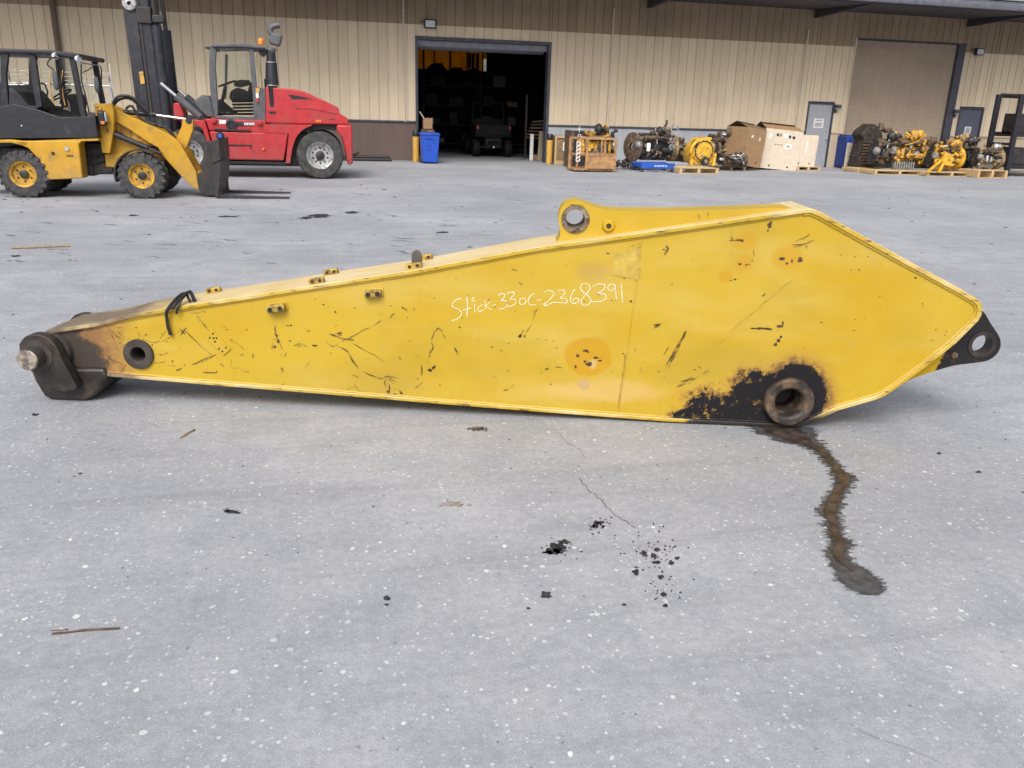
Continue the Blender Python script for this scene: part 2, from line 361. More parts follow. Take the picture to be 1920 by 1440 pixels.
# ------------------------------------------------------------------ warehouse
def wallmat(name, c1, c2):
    n = NT(name); ge = n.t.nodes.new('ShaderNodeNewGeometry'); oi = n.t.nodes.new('ShaderNodeObjectInfo')
    def pos(sc): q = n.t.nodes.new('ShaderNodeMapping'); q.inputs['Scale'].default_value = sc; n.t.links.new(ge.outputs['Position'], q.inputs[0]); return q.outputs[0]
    cc = n.mix(n.map(n.noise(1.2, 6, pos((9, 1, .35)), .65), .3, .72), c1, c2)
    cc = n.mix(n.map(n.noise(.5, 5, pos((1, 1, 1)), .6), .45, .8, 0, .7), cc, tuple(a*.74 for a in c1))
    cc = n.mix(n.map(n.noise(2.5, 6, pos((11, 1, .22)), .7), .60, .74, 0, .35), cc, tuple(a*.55 for a in c1))     # run-off streaks
    cc = n.mix(1, cc, n_rgb(n, n.map(oi.outputs['Random'], 0, 1, .93, 1.05, False)), 'MULTIPLY')
    n.bump(n.noise(1.6, 3, pos((1.6, 1, .8))), .35, .02)
    return n.done(cc, .6, spec=.3)
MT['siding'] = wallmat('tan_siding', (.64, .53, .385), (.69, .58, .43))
MT['siding_top'] = wallmat('upper_siding_shade', (.30, .225, .15), (.335, .255, .172))  # darker panels above the lap, with the eave's shade painted into their colour
MT['base_brown'] = wallmat('brown_base', (.135, .098, .085), (.155, .112, .098))
MT['base_grey'] = wallmat('grey_base', (.36, .385, .43), (.42, .445, .49))
MT['base_tan'] = wallmat('tan_base', (.50, .41, .30), (.54, .45, .33))
MT['trim'] = gm('dark_trim', (.055, .058, .078), .5)
MT['soffit'] = gm('soffit_paint', (.045, .042, .055), .6)
MT['gutter'] = gm('gutter_metal', (.16, .165, .20), .4, .2)
MT['shutter'] = wallmat('shutter_beige', (.37, .295, .23), (.41, .33, .26))
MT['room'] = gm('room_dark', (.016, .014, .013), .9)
MT['door_pale'] = gm('door_pale_grey', (.34, .36, .40), .45, var=.05)
MT['door_slate'] = gm('door_slate', (.085, .095, .135), .45, var=.05)
GX0, GX1, GZ = 2.94, 7.29, 3.72           # open bay
SX0, SX1, SZ = 18.44, 22.62, 4.36         # roller shutter
D1X0, D1X1, D2X0, D2X1 = 16.93, 17.86, 23.18, 24.12
XL, XR, BASE, EAVE = -19.0, 44.0, 1.17, 5.32
DZ = 2.17
wh = thing('warehouse', 'tan metal clad warehouse with an open bay and a roller shutter', 'warehouse', (0, WALL, 0))
def panel_mesh(z0, z1, wd):
    # flat pan with a deep narrow joint on its left edge; front is -y
    prof = [(0, .024), (.018, .024), (.022, .003), (.028, 0), (wd-.005, 0), (wd, .004), (wd, .024)]
    m = MB(); N = len(prof)
    m.add([(x, y, z0) for x, y in prof]+[(x, y, z1) for x, y in prof]+[(x, .02, z0) for x, y in prof[:1]], [(i, i+1, i+1+N, i+N) for i in range(N-1)])
    return m
PW = .305; cache = {}; LAP = 4.15
x = XL
edges = []
def put_panel(x0, x1, z0, z1, dy=0., mt='siding'):
    key = (mt, round(x1-x0, 4), round(z0, 3), round(z1, 3))
    if key not in cache:
        o = panel_mesh(z0, z1, x1-x0).build('wall_panel', MT[mt], wh, smooth=0); cache[key] = o.data; o.location = (x0, dy, 0)
    else:
        o = bpy.data.objects.new('wall_panel', cache[key]); col.objects.link(o); o.parent = wh; o.location = (x0, dy, 0)
cuts = sorted([GX0-.02, GX1+.04, SX0-.02, SX1+.26, D1X0-.06, D1X1+.06, D2X0-.06, D2X1+.06])
xs = [XL]
while xs[-1] < 30: xs.append(xs[-1]+PW)
xs = sorted([v for v in xs if all(abs(v-c) > .07 for c in cuts)]+cuts)
for a, b in zip(xs, xs[1:]):
    mid = (a+b)/2; z0 = BASE+.03
    if GX0-.02 < mid < GX1+.04: z0 = GZ+.06
    elif SX0-.02 < mid < SX1+.26: z0 = SZ+.05
    elif D1X0-.06 < mid < D1X1+.06 or D2X0-.06 < mid < D2X1+.06: z0 = DZ+.09
    put_panel(a, b, z0, LAP+(.22 if z0 > 4 else 0)) if z0 < LAP else None
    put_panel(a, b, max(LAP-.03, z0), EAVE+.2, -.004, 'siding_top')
MB().box(30, XR, 0, .1, BASE, EAVE).build('end_wall', MT['siding'], wh)
MB().box(XL-.1, XL, 0, 18, 0, EAVE).build('side_wall', MT['siding'], wh)
MB().box(XR, XR+.1, 0, 18, 0, EAVE).build('side_wall', MT['siding'], wh)
# inner liner keeps daylight out behind the cladding
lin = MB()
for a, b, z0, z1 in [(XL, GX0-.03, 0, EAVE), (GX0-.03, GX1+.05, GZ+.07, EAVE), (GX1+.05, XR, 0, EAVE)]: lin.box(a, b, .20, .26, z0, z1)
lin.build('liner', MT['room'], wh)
# base wall with drip flashing
for a, b, mt in [(XL, GX0-.03, 'base_brown'), (GX1+.05, D1X0-.07, 'base_grey'), (D1X1+.07, SX0-.03, 'base_tan'), (SX1+.27, D2X0-.07, 'base_tan'), (D2X1+.07, XR, 'base_tan')]:
    if a < -15: mb = MB().box(a, b, -.010, .09, 0, BASE)
    else: mb = MB().box(a, b, -.012, .09, 0, BASE)
    mb.build('base_wall', MT[mt], wh, bevel=.004)
    MB().prism([(0, 0)], 0, 0) if False else None
    fl = MB(); fl.add([(a, -.012, BASE+.002), (b, -.012, BASE+.002), (b, -.055, BASE+.012), (a, -.055, BASE+.012), (a, -.055, BASE+.05), (b, -.055, BASE+.05), (b, .01, BASE+.07), (a, .01, BASE+.07)], [(0, 1, 2, 3), (3, 2, 5, 4), (4, 5, 6, 7)])
    fl.build('drip_flashing', MT['trim'] if mt != 'base_tan' else MT['base_tan'], wh, smooth=0)
# open bay frame and rolled-up curtain box
fr = MB().box(GX0-.03, GX0+.05, -.035, .30, 0, GZ+.07); fr.build('bay_jamb', MT['trim'], wh, bevel=.006)
MB().box(GX1-.04, GX1+.06, -.035, .30, 0, GZ+.07).build('bay_jamb', MT['trim'], wh, bevel=.006)
MB().box(GX0+.05, GX1-.04, -.034, .30, GZ-.03, GZ+.07).build('bay_header', MT['trim'], wh, bevel=.006)
MB().lathe([(0, 0), (.20, 0), (.20, GX1-GX0-.2), (0, GX1-GX0-.2)], (GX0+.1, .46, GZ-.10), (1, 0, 0), 28).build('rolled_curtain', MT['gutter'], wh)
MB().box(GX0+.06, GX1-.05, .12, .17, GZ-.22, GZ-.031).build('bottom_bar', MT['gutter'], wh, bevel=.004)
# roller shutter with real slats (joined: each is only a few pixels high)
prof = []; z = 0.02
while z < SZ: prof += [(-0.0, z), (-.012, z+.012), (-.014, z+.040), (0, z+.066)]; z += .068
m = MB(); N = len(prof); y0 = .12
m.add([(SX0, y0+p[0], p[1]) for p in prof]+[(SX1-.02, y0+p[0], p[1]) for p in prof], [(i, i+1, i+1+N, i+N) for i in range(N-1)])
sh = m.build('roller_shutter', MT['shutter'], wh, smooth=0); sh['kind'] = 'stuff'
MB().box(SX1-.02, SX1+.28, -.03, .14, 0, SZ+.05).build('shutter_guide', MT['trim'], wh, bevel=.006)
MB().box(SX0-.05, SX0-.0, -.03, .14, 0, SZ+.05).build('shutter_guide', MT['siding'], wh, bevel=.006)
MB().box(SX0, SX1-.02, -.028, .14, SZ-.0, SZ+.05).build('shutter_header', MT['soffit'], wh, bevel=.004)
# two personnel doors
for (a, b, mt, tm, hx) in [(D1X0, D1X1, 'door_pale', 'trim', 1), (D2X0, D2X1, 'door_slate', 'trim', 1)]:
    d = MB().box(a, b, .02, .065, .01, DZ).build('door', MT[mt], wh, bevel=.004)
    f = MB(); f.box(a-.06, a-.003, -.03, .09, 0, DZ+.06); f.box(b+.003, b+.06, -.03, .09, 0, DZ+.06); f.box(a-.003, b+.003, -.029, .09, DZ+.004, DZ+.06)
    f.build('door_frame', MT[tm], wh, bevel=.004)
    k = MB(); k.lathe([(0, 0), (.035, 0), (.035, .008), (.014, .012), (.014, .04), (.032, .05), (.03, .075), (0, .08)], (b-.08, .02, .98), (0, -1, 0), 14); k.build('handle', MT['chrome'], d)
    cx = (a+b)/2; zz = 1.52 if mt == 'door_pale' else 1.42; hw, hh = (.20, .16) if mt == 'door_pale' else (.14, .13)
    s_ = MB().box(cx-hw, cx+hw, .010, .018, zz-hh, zz+hh).build('door_sign', MT['paper'], d, bevel=.003)
    t_ = MB(); rn = random.Random(3)
    for r_ in range(5):
        zz2 = zz+hh*.62-r_*hh*.30; wv_ = hw*rn.uniform(.55, .8)
        if r_ == 1 and mt == 'door_pale': continue
        t_.add([(cx-wv_, .0085, zz2-.012), (cx+wv_, .0085, zz2-.012), (cx+wv_, .0085, zz2+.012), (cx-wv_, .0085, zz2+.012)], [(0, 1, 2, 3)])
    t_.build('sign_print', MT['inkgrey'], d, smooth=0)
# downpipes
def downpipe(x, z0, z1, r, mt, kick=True):
    p = [(x, -.035-r, z1), (x, -.035-r, z0+.12), (x, -.05-r, z0+.05), (x+.03, -.16, z0)]
    o = MB().tube(p if kick else p[:2], r, 8).build('downpipe', MT[mt], wh)
    for zz in (z0+.5, (z0+z1)/2, z1-.4): MB().box(x-r-.02, x+r+.02, -.037, -.028, zz-.015, zz+.015).build('pipe_strap', MT[mt], o)
MT['pipe_pale'] = gm('pale_pipe', (.62, .56, .47), .5, var=.06)
MT['pipe_brown'] = gm('brown_pipe', (.13, .085, .06), .5, var=.1)
for px, py, z0, z1, r_, mt in [(1143, 140, 1.2, 4.9, .022, 'pipe_pale'), (757, 120, 1.2, 4.9, .022, 'pipe_pale'), (1503, 150, 1.2, 4.6, .022, 'pipe_pale')]: downpipe(WL(px, py).x, z0, z1, r_, mt)
downpipe(WL(106, 50).x, .2, 5.1, .085, 'pipe_brown')
# eave, gutter, roof, rafters
OV = 3.2
sf = MB(); sf.add([(XL-.4, .02, 5.22), (XR+.4, .02, 5.22), (XR+.4, -OV+.05, 5.10), (XL-.4, -OV+.05, 5.10)], [(0, 1, 2, 3)]); sf.build('soffit', MT['soffit'], wh, smooth=0)
MB().box(XL-.4, XR+.4, -OV, -OV+.045, 5.085, 5.36).build('fascia', MT['soffit'], wh, bevel=.005)
g = MB(); pr = [(0, 0), (0, -.19), (-.045, -.23), (-.11, -.22), (-.15, -.15), (-.15, -.02), (-.165, -.01), (-.165, .01), (-.13, .01), (-.13, -.17), (-.02, -.17), (-.02, .01)]
pr = [(-OV-.005+a, 5.35+b) for a, b in pr]
g.add([(XL-.4, y, z) for y, z in pr]+[(XR+.4, y, z) for y, z in pr], [(i, (i+1) % 12, (i+1) % 12+12, i+12) for i in range(12)]); g.build('gutter', MT['gutter'], wh)
rf = MB()
for dz in (0, -.06): rf.add([(XL-.4, -OV-.05, 5.42+dz), (XR+.4, -OV-.05, 5.42+dz), (XR+.4, 9.5, 6.6+dz), (XL-.4, 9.5, 6.6+dz), (XR+.4, 20, 5.5+dz), (XL-.4, 20, 5.5+dz)], [(0, 1, 2, 3), (3, 2, 4, 5)])
rf.build('roof', MT['gutter'], wh, smooth=0)
x = WL(1530, 25).x-6.1*6
while x < XR:
    r_ = MB(); r_.add([(x-.07, -.03, 5.21), (x+.07, -.03, 5.21), (x+.07, -.03, 4.97), (x-.07, -.03, 4.97), (x-.07, -OV+.06, 5.095), (x+.07, -OV+.06, 5.095), (x+.07, -OV+.06, 5.06), (x-.07, -OV+.06, 5.06)], [(0,1,2,3),(4,5,6,7),(0,1,5,4),(1,2,6,5),(2,3,7,6),(3,0,4,7)])
    r_.build('rafter', MT['soffit'], wh); x += 6.1
# room behind the bay
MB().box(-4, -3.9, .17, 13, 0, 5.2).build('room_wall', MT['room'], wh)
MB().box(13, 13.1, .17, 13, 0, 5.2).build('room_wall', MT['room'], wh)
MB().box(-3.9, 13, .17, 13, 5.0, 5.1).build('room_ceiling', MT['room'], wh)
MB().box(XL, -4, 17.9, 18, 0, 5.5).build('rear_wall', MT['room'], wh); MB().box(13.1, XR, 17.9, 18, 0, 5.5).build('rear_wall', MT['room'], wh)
# rear wall of that room with translucent yellow daylight panels high up
ZB0, ZB1 = 3.12, 4.15; RY = 12.0
n = NT('daylight_panel')
tb = n.t.nodes.new('ShaderNodeBsdfTranslucent'); n.put(tb.inputs[0], n.mix(n.map(n.noise(2.5, 4, n.co((3, 1, .6))), .3, .7), (.70, .36, .03), (.85, .50, .06))); n.t.links.new(tb.outputs[0], n.o.inputs['Surface'])
MT['daylight'] = n.m
pxs = [WL(p, 100, -RY).x for p in (779, 793, 796, 813, 815, 843, 846, 875, 877, 905, 907, 913)]
ZB0, ZB1 = WL(840, 131, -RY).z, WL(840, 84, -RY).z
MB().box(-3.9, 13, RY, RY+.1, 0, ZB0).build('rear_wall', MT['room'], wh); MB().box(-3.9, 13, RY, RY+.1, ZB1, 5.0).build('rear_wall', MT['room'], wh)
MB().box(pxs[-1], 13, RY, RY+.1, ZB0, ZB1).build('rear_wall', MT['room'], wh); MB().box(-3.9, pxs[0], RY, RY+.1, ZB0, ZB1).build('rear_wall', MT['room'], wh)
for i in range(0, 12, 2):
    MB().box(pxs[i], pxs[i+1], RY+.04, RY+.05, ZB0 if i < 10 else (ZB0+ZB1)/2, ZB1).build('daylight_panel', MT['daylight'], wh)
    if i < 10: MB().box(pxs[i+1], pxs[i+2], RY, RY+.1, ZB0, ZB1).build('mullion', MT['room'], wh)
# ------------------------------------------------------------------ excavator stick (the subject)
ST = Frame((110, 750), (1480, 803)); SW = .37      # width of the box section
stick = thing('excavator_stick', 'worn yellow excavator stick lying on the concrete with chalk writing on its side', 'excavator stick', ST.A, ST.rz)
def ell(px, py, rx, ry, y=0.):
    a = ST(px, py, y); b = ST(px+rx, py, y); c = ST(px, py+ry, y); return a, (abs(b[0]-a[0]), abs(c[1]-a[1]))
def ell_field(n, XYZ, e, nz, amp):                  # 0 at centre, 1 on the rim, roughened by noise
    (cx, cz), (rx, rz) = e
    a = n.math('DIVIDE', n.math('SUBTRACT', XYZ[0], cx), rx); b = n.math('DIVIDE', n.math('SUBTRACT', XYZ[2], cz), rz)
    d = n.math('SQRT', n.math('ADD', n.math('MULTIPLY', a, a), n.math('MULTIPLY', b, b)))
    return n.math('ADD', d, n.math('MULTIPLY', n.math('SUBTRACT', nz, .5), amp))
def stick_paint(name, kind):
    n = NT(name); X = n.sep(n.tc.outputs['Object'])
    fine = n.noise(38, 6, rough=.7); mid = n.noise(7, 6, rough=.65); big = n.noise(1.3, 5, rough=.6)
    c = n.mix(n.map(big, .3, .7), (.455, .288, .010), (.49, .332, .022))
    c = n.mix(n.map(n.noise(2.4, 5, n.co((.5, 1, 1.6))), .42, .75, 0, .75), c, (.52, .375, .08))     # chalky, dusty fading
    c = n.mix(n.map(mid, .60, .78, 0, .35), c, (.38, .26, .042))
    c = n.mix(n.map(n.noise(.9, 4, n.co((1, 1, 1.8)), .6), .50, .70, 0, .5), c, (.36, .245, .018))
    c = n.mix(n.map(n.noise(4.5, 6, n.co((1, 1, 1)), .72), .60, .72, 0, .35), c, (.40, .29, .12))
    streak = n.noise(3, 5, n.co((14, 3, .9)), .6)
    c = n.mix(n.map(streak, .58, .8, 0, .28), c, (.36, .235, .04))
    rough = n.map(mid, .3, .7, .40, .62)
    if kind == 'web':
        for e in [ell(1103, 670, 46, 38), ell(1478, 484, 36, 28), ell(1395, 494, 24, 20), ell(1362, 520, 17, 15), ell(1400, 452, 30, 24)]:
            f = ell_field(n, X, e, mid, .5); c = n.mix(n.map(f, .90 if e[1][0] > .12 else .45, 1.02 if e[1][0] > .12 else 1.05, .8 if e[1][0] > .12 else .6, 0), c, (.47, .25, .003))
        f = ell_field(n, X, ell(1140, 735, 130, 26), mid, .8); c = n.mix(n.map(f, .4, 1.1, .40, 0), c, (.62, .42, .20))
        f = ell_field(n, X, ell(1110, 510, 38, 22), fine, .9); c = n.mix(n.map(f, .5, 1.05, .55, 0), c, (.40, .26, .07))
        # pale bare spot and its ring of chips
        f = ell_field(n, X, ell(1112, 684, 10, 12), fine, 1.2); c = n.mix(n.map(f, .4, .95, .55, 0), c, (.55, .44, .24))
        f = ell_field(n, X, ell(1096, 722, 14, 14), fine, 1.4); c = n.mix(n.map(f, .6, .95, .7, 0), c, (.42, .30, .16))
        # sparse chips down to primer and rust
        chip = n.noise(26, 4, n.co((1, 1, 1.3)), .6); where = n.noise(2.1, 3)
        mk = n.math('MULTIPLY', n.map(chip, .735, .765), n.map(where, .46, .60)); c = n.mix(mk, c, (.085, .045, .02))
    if kind in ('web', 'flange'):
        # rusty, greasy nose
        g = n.math('ADD', X[0], n.math('MULTIPLY', n.math('SUBTRACT', mid, .5), .42))
        g2 = n.math('ADD', X[0], n.math('MULTIPLY', n.math('SUBTRACT', fine, .5), .5))
        c = n.mix(n.map(g, .32, .50, .80, 0), c, (.34, .18, .055)); c = n.mix(n.map(g2, .24, .44, .9, 0), c, (.21, .105, .045))
        c = n.mix(n.map(n.math('ADD', g, n.math('MULTIPLY', X[2], .28)), .30, .36, .97, 0), c, (.040, .032, .028))
        if kind == 'flange': c = n.mix(n.map(g, .42, .72, .88, 0), c, (.17, .125, .085))
        rough = n.map(g, .3, .5, .6, .48)
    if kind == 'web':
        # caked black grease round the lower pivot with a rusty fringe
        nn = n.math('ADD', n.math('MULTIPLY', mid, .45), n.math('MULTIPLY', fine, .35)); nn = n.math('ADD', nn, n.math('MULTIPLY', n.noise(15, 6, n.co((1, 1, 1.5), rot=(0, .5, 0)), .75), .3))
        fs = [ell_field(n, X, e, nn, a) for e, a in ((ell(1490, 752, 68, 74), .9), (ell(1428, 748, 72, 62), 2.0), (ell(1360, 770, 84, 40), 3.0), (ell(1310, 786, 62, 24), 3.2), (ell(1440, 800, 170, 14), 1.2))]
        f = fs[0]
        for q in fs[1:]: f = n.math('MINIMUM', f, q)
        c = n.mix(n.map(f, 1.0, 1.45, .70, 0), c, (.37, .205, .035)); c = n.mix(n.math('MULTIPLY', n.map(f, .95, 1.22, 1, 0), n.map(n.noise(20, 6, rough=.75), .42, .54)), c, (.15, .075, .026))
        bare = n.math('MULTIPLY', n.map(n.noise(11, 6, rough=.7), .56, .62), n.map(X[0], ST(1400, 760)[0], ST(1440, 760)[0], 1, 0))
        gcol = n.mix(bare, n.mix(n.map(fine, .60, .70), (.017, .016, .019), (.10, .06, .03)), n.mix(n.map(fine, .45, .6), (.16, .095, .035), (.36, .23, .045)))
        c = n.mix(n.map(f, .90, .99, 1, 0), c, gcol)
        gl = n.map(f, .90, .98, 1, 0); rough = n.math('SUBTRACT', rough, n.math('MULTIPLY', gl, .05))
    if kind == 'flange':
        # knocked, scuffed edges: only the narrow edge faces (normal along the width) and sparse marks on the top
        nx = n.sep(n.tc.outputs['Normal']); edge = n.map(n.math('ABSOLUTE', nx[1]), .6, .8)
        ch = n.noise(9, 6, n.co((1, 1, 5)), .72)
        c = n.mix(n.math('MULTIPLY', edge, n.map(ch, .54, .60)), c, (.10, .055, .028))
        sc_ = n.noise(5, 5, n.co((1.2, 5, 1), rot=(0, 0, .5)), .7)
        c = n.mix(n.map(sc_, .62, .70, 0, .75), c, (.21, .12, .05))
        c = n.mix(n.map(n.noise(3, 5), .45, .7, 0, .8), c, (.66, .52, .25))
        c = n.mix(n.math('MULTIPLY', n.map(nx[2], .5, .8), n.map(n.noise(2.2, 5), .25, .6, .35, .72)), c, n.mix(n.map(g, .42, .72), n.mix(n.map(fine, .4, .6), (.12, .09, .062), (.22, .165, .11)), (.72, .585, .36)))  # upward faces paler: settled dust, plus light from above painted into the colour
        gr = n.math('ADD', X[0], n.math('MULTIPLY', n.math('SUBTRACT', nn_ := n.noise(12, 5), .5), .55))
        inb = n.map(n.math('ABSOLUTE', n.math('SUBTRACT', gr, ST(1440, 800)[0])), .42, .52, 1, 0); low = n.map(X[2], .05, .12, 1, 0)
        c = n.mix(n.math('MULTIPLY', inb, low), c, (.025, .02, .018))
    if kind == 'rearlug':
        xs_ = ST(1757, 690, .1)[0]; e = n.math('ADD', X[0], n.math('MULTIPLY', n.math('SUBTRACT', fine, .5), .05))
        e = n.math('SUBTRACT', e, n.math('MULTIPLY', n.math('SUBTRACT', X[2], .33), .30))
        c = n.mix(n.map(e, xs_-.008, xs_+.006), c, n.mix(n.map(mid, .55, .7), (.018, .017, .019), (.07, .045, .03))); rough = .45
    n.bump(n.math('ADD', n.math('ADD', n.math('MULTIPLY', fine, .12), n.math('MULTIPLY', mid, .35)), n.math('MULTIPLY', n.noise(1.7, 3), 2.2)), .35, .012)
    if kind == 'web': n.t.links.new(n.math('SUBTRACT', .42, n.math('MULTIPLY', gl, .34)), n.b.inputs['Specular IOR Level']); return n.done(c, rough)
    return n.done(c, rough, spec=.42 if kind != 'rearlug' else .22)
MT['web'] = stick_paint('stick_side_paint', 'web'); MT['flange'] = stick_paint('stick_plate_paint', 'flange')
MT['lug'] = stick_paint('stick_lug_paint', 'lug'); MT['rearlug'] = stick_paint('stick_rear_lug_paint', 'rearlug')
MT['grease'] = gm('greasy_steel', (.030, .026, .024), .42, .2, var=.35, vs=10, dirt=((.085, .055, .035), .38, 9), bump=.3)
MT['bare'] = gm('worn_steel', (.30, .24, .17), .5, .35, var=.4, vs=18, dirt=((.07, .04, .02), .46, 14), bump=.4)
MT['bore'] = gm('bore_dark', (.03, .025, .022), .55, .3, var=.3)
MT['castrust'] = gm('dirty_cast', (.055, .045, .038), .6, .1, var=.3, vs=9, dirt=((.028, .024, .022), .50, 5), bump=.4)

top = [(85,620),(175,606),(250,589),(325,576),(480,552),(620,530),(780,506),(1010,463),(1200,437),(1400,408),(1508,392)]
rear = [(1508,392),(1522,391),(1540,398),(1600,432),(1700,487),(1800,541),(1830,559),(1839,567),(1843,579),(1841,591),(1835,602),(1792,645),(1735,690),(1679,730),(1660,743),(1643,750),(1608,760),(1573,770),(1535,787),(1500,800)]
bot = [(1500,800),(1475,804),(1430,803),(1250,791),(1000,772),(800,756),(600,739),(400,723),(210,707),(150,700)]
Lt = ST.poly(top); Lr = ST.poly(rear); Lb = ST.poly(bot)
Lb = [(x, max(z, .004)) for x, z in Lb]; Lr = [(x, max(z, .004)) for x, z in Lr]
def inset(path, d):
    out = []
    for i, p in enumerate(path):
        a = path[max(i-1, 0)]; b = path[min(i+1, len(path)-1)]; tx, tz = b[0]-a[0], b[1]-a[1]; l = math.hypot(tx, tz)
        out.append((p[0]+d*tz/l, p[1]-d*tx/l))          # path runs clockwise seen from the front
    return out
def strip(name, path, th, y0, y1):
    i = inset(path, th); return MB().prism(path+i[::-1], y0, y1).build(name, MT['flange'], stick, bevel=.004)
strip('top_plate', Lt, .022, 0, SW); strip('rear_plate', Lr, .024, 0, SW); strip('bottom_plate', Lb, .020, 0, SW)
nose = [ST(118, 690), ST(95, 660)]
webp = inset(Lt, .012)+inset(Lr, .012)[1:]+inset(Lb, .010)[1:]+nose
b0 = ST(1483, 758, .014); b1 = ST(258, 665, .014)
MB().prism(webp, .014, .026, [circ(b0[0], max(b0[1], .137), .09, 32), circ(b1[0], b1[1], .06, 24)]).build('side_plate', MT['web'], stick, smooth=0)
MB().prism(webp, SW-.026, SW-.014).build('side_plate', MT['web'], stick, smooth=0)
# fillet welds where the side plate meets the edge plates
def weld(path, y, r, name='weld_bead'):
    rn = random.Random(7); P = []
    for a, b in zip(path, path[1:]):
        L_ = math.hypot(b[0]-a[0], b[1]-a[1]); k = max(1, int(L_/.03))
        for i in range(k): t = i/k; P.append((a[0]+(b[0]-a[0])*t+rn.uniform(-.0012, .0012), y, a[1]+(b[1]-a[1])*t+rn.uniform(-.0012, .0012)))
    P.append((path[-1][0], y, path[-1][1])); MB().tube(P, r, 6).build(name, MT['web'], stick)
weld(inset(Lt, .026), .013, .007); weld(inset(Lr, .029), .013, .008); weld(inset(Lb, .024), .013, .007)
# splice seam in the side plate
sm = ST.poly(spline([(1203,452),(1196,520),(1184,600),(1172,690),(1160,772)], 6), .014)
rn = random.Random(2)
MB().tube([(x+rn.uniform(-.0015, .0015), .0135, z) for x, z in sm], .0035, 6).build('splice_weld', MT['web'], stick)
# top clevis
Y0, Y1 = .085, .275
lug = ST.poly(spline([(1010,470),(1030,461),(1044,453),(1050,441),(1050,428),(1047,413),(1050,396),(1059,383),(1075,377),(1091,379),(1106,385),(1126,391),(1152,395),(1200,396),(1300,395),(1420,391),(1480,389)], 4), Y0)
lug += ST.poly([(1500,395),(1400,420),(1200,450),(1010,480)], Y0)
hc = ST(1079, 411, Y0)
o = MB().prism(lug, Y0, Y1, [circ(hc[0], hc[1], .073, 32)]).build('top_lug', MT['lug'], stick, bevel=.012, seg=3)
b = MB(); b.lathe([(.072, 0), (.072, -.008), (.050, -.008), (.049, 0), (.049, Y1-Y0), (.050, Y1-Y0+.008), (.072, Y1-Y0+.008), (.072, Y1-Y0)], (hc[0], Y0, hc[1]), (0, 1, 0), 32); b.build('bushing', MT['bare'], o)
sc_ = ST(1141, 423, Y0)
MB().lathe([(.034, 0), (.034, .006), (.026, .016), (.014, .018), (.012, .006), (.008, .004), (0, .004)], (sc_[0], Y0, sc_[1]), (0, -1, 0), 20).build('grease_port', MT['lug'], o)
MB().lathe([(.011, 0), (.011, .0195), (0, .0195)], (sc_[0], Y0, sc_[1]), (0, -1, 0), 12).build('grease_nipple', MT['grease'], o)
# rear lug
Y0, Y1 = .11, .175
rl = ST.poly(spline([(1838,580),(1847,588),(1858,607),(1874,632),(1876,650),(1868,665),(1852,676),(1824,681),(1792,685),(1752,696),(1700,715),(1655,742)], 4), Y0)+ST.poly([(1640,720),(1760,630),(1815,575)], Y0)
hc = ST(1841, 646, Y0)
o = MB().prism(rl, Y0, Y1, [circ(hc[0], hc[1], .074, 32)]).build('rear_lug', MT['rearlug'], stick, bevel=.010, seg=3)
MB().lathe([(.0735, 0), (.0735, -.006), (.053, -.006), (.052, 0), (.052, Y1-Y0), (.053, Y1-Y0+.006), (.0735, Y1-Y0+.006), (.0735, Y1-Y0)], (hc[0], Y0, hc[1]), (0, 1, 0), 32).build('bushing', MT['grease'], o)
q = ST(1788, 666, Y0); MB().lathe([(.017, 0), (.017, .012), (.010, .012), (.010, .004), (0, .004)], (q[0], Y0, q[1]), (0, -1, 0), 16).build('grease_port', MT['bare'], o)
# lower pivot boss (toward the viewer) and the idler boss near the nose
q = ST(1483, 758, -.05)
MB().lathe([(.133, .064), (.131, .022), (.124, .014), (.098, .013), (.084, .020), (.075, .034), (.072, .36)], (q[0], -.05, max(q[1], .137)), (0, 1, 0), 48).build('pivot_boss', gm('greasy_boss', (.038, .032, .028), .45, .2, var=.4, vs=10, dirt=((.20, .13, .075), .43, 11), bump=.4), stick)
MB().lathe([(.0725, 0), (.068, .05), (0, .055)], (q[0], .12, max(q[1], .137)), (0, 1, 0), 32).build('pivot_bore', MT['bore'], stick)
q = ST(258, 665, -.004)
MB().lathe([(.083, .020), (.083, .003), (.080, 0), (.045, 0), (.041, .004), (.039, .3)], (q[0], -.004, q[1]), (0, 1, 0), 40).build('idler_boss', MT['castrust'], stick)
MB().lathe([(.038, 0), (0, .006)], (q[0], .14, q[1]), (0, 1, 0), 24).build('idler_bore', MT['bore'], stick)
# nose: pin, collars, hanging side links and the block that rests on the ground
PC = ST(80, 662, -.05)
MB().lathe([(.075, 0), (.096, .004), (.104, .02), (.104, SW+.02), (.096, SW+.035), (.07, SW+.04)], (PC[0]+.03, -.02, PC[1]-.004), (0, 1, 0), 40).build('nose_tube', MT['castrust'], stick)
for y0, y1 in ((-.088, -.024), (SW+.026, SW+.07)):
    px_ = [(-.100,.055),(-.058,.100),(0,.115),(.058,.100),(.102,.050),(.130,-.04),(.165,-.13),(.175,-.19),(.07,-.20),(.005,-.15),(-.055,-.095),(-.102,-.035)]
    pts = spline([(PC[0]+a, PC[1]+b_) for a, b_ in px_]+[(PC[0]+px_[0][0], PC[1]+px_[0][1])], 4)[:-1]
    pts = [(a, max(b_, .012)) for a, b_ in pts]
    lk = MB().prism(pts, y0, y1).build('side_link', MT['grease'], stick, bevel=.014, seg=3)
MB().lathe([(0, -.002), (.045, -.002), (.058, .006), (.062, .02), (.062, .075), (.088, .082), (.092, .09), (.092, .12), (.062, .13), (.062, SW+.24), (.058, SW+.25), (0, SW+.25)], (PC[0]-.012, -.175, PC[1]-.004), (0, 1, 0), 36).build('link_pin', MT['castrust'], stick)
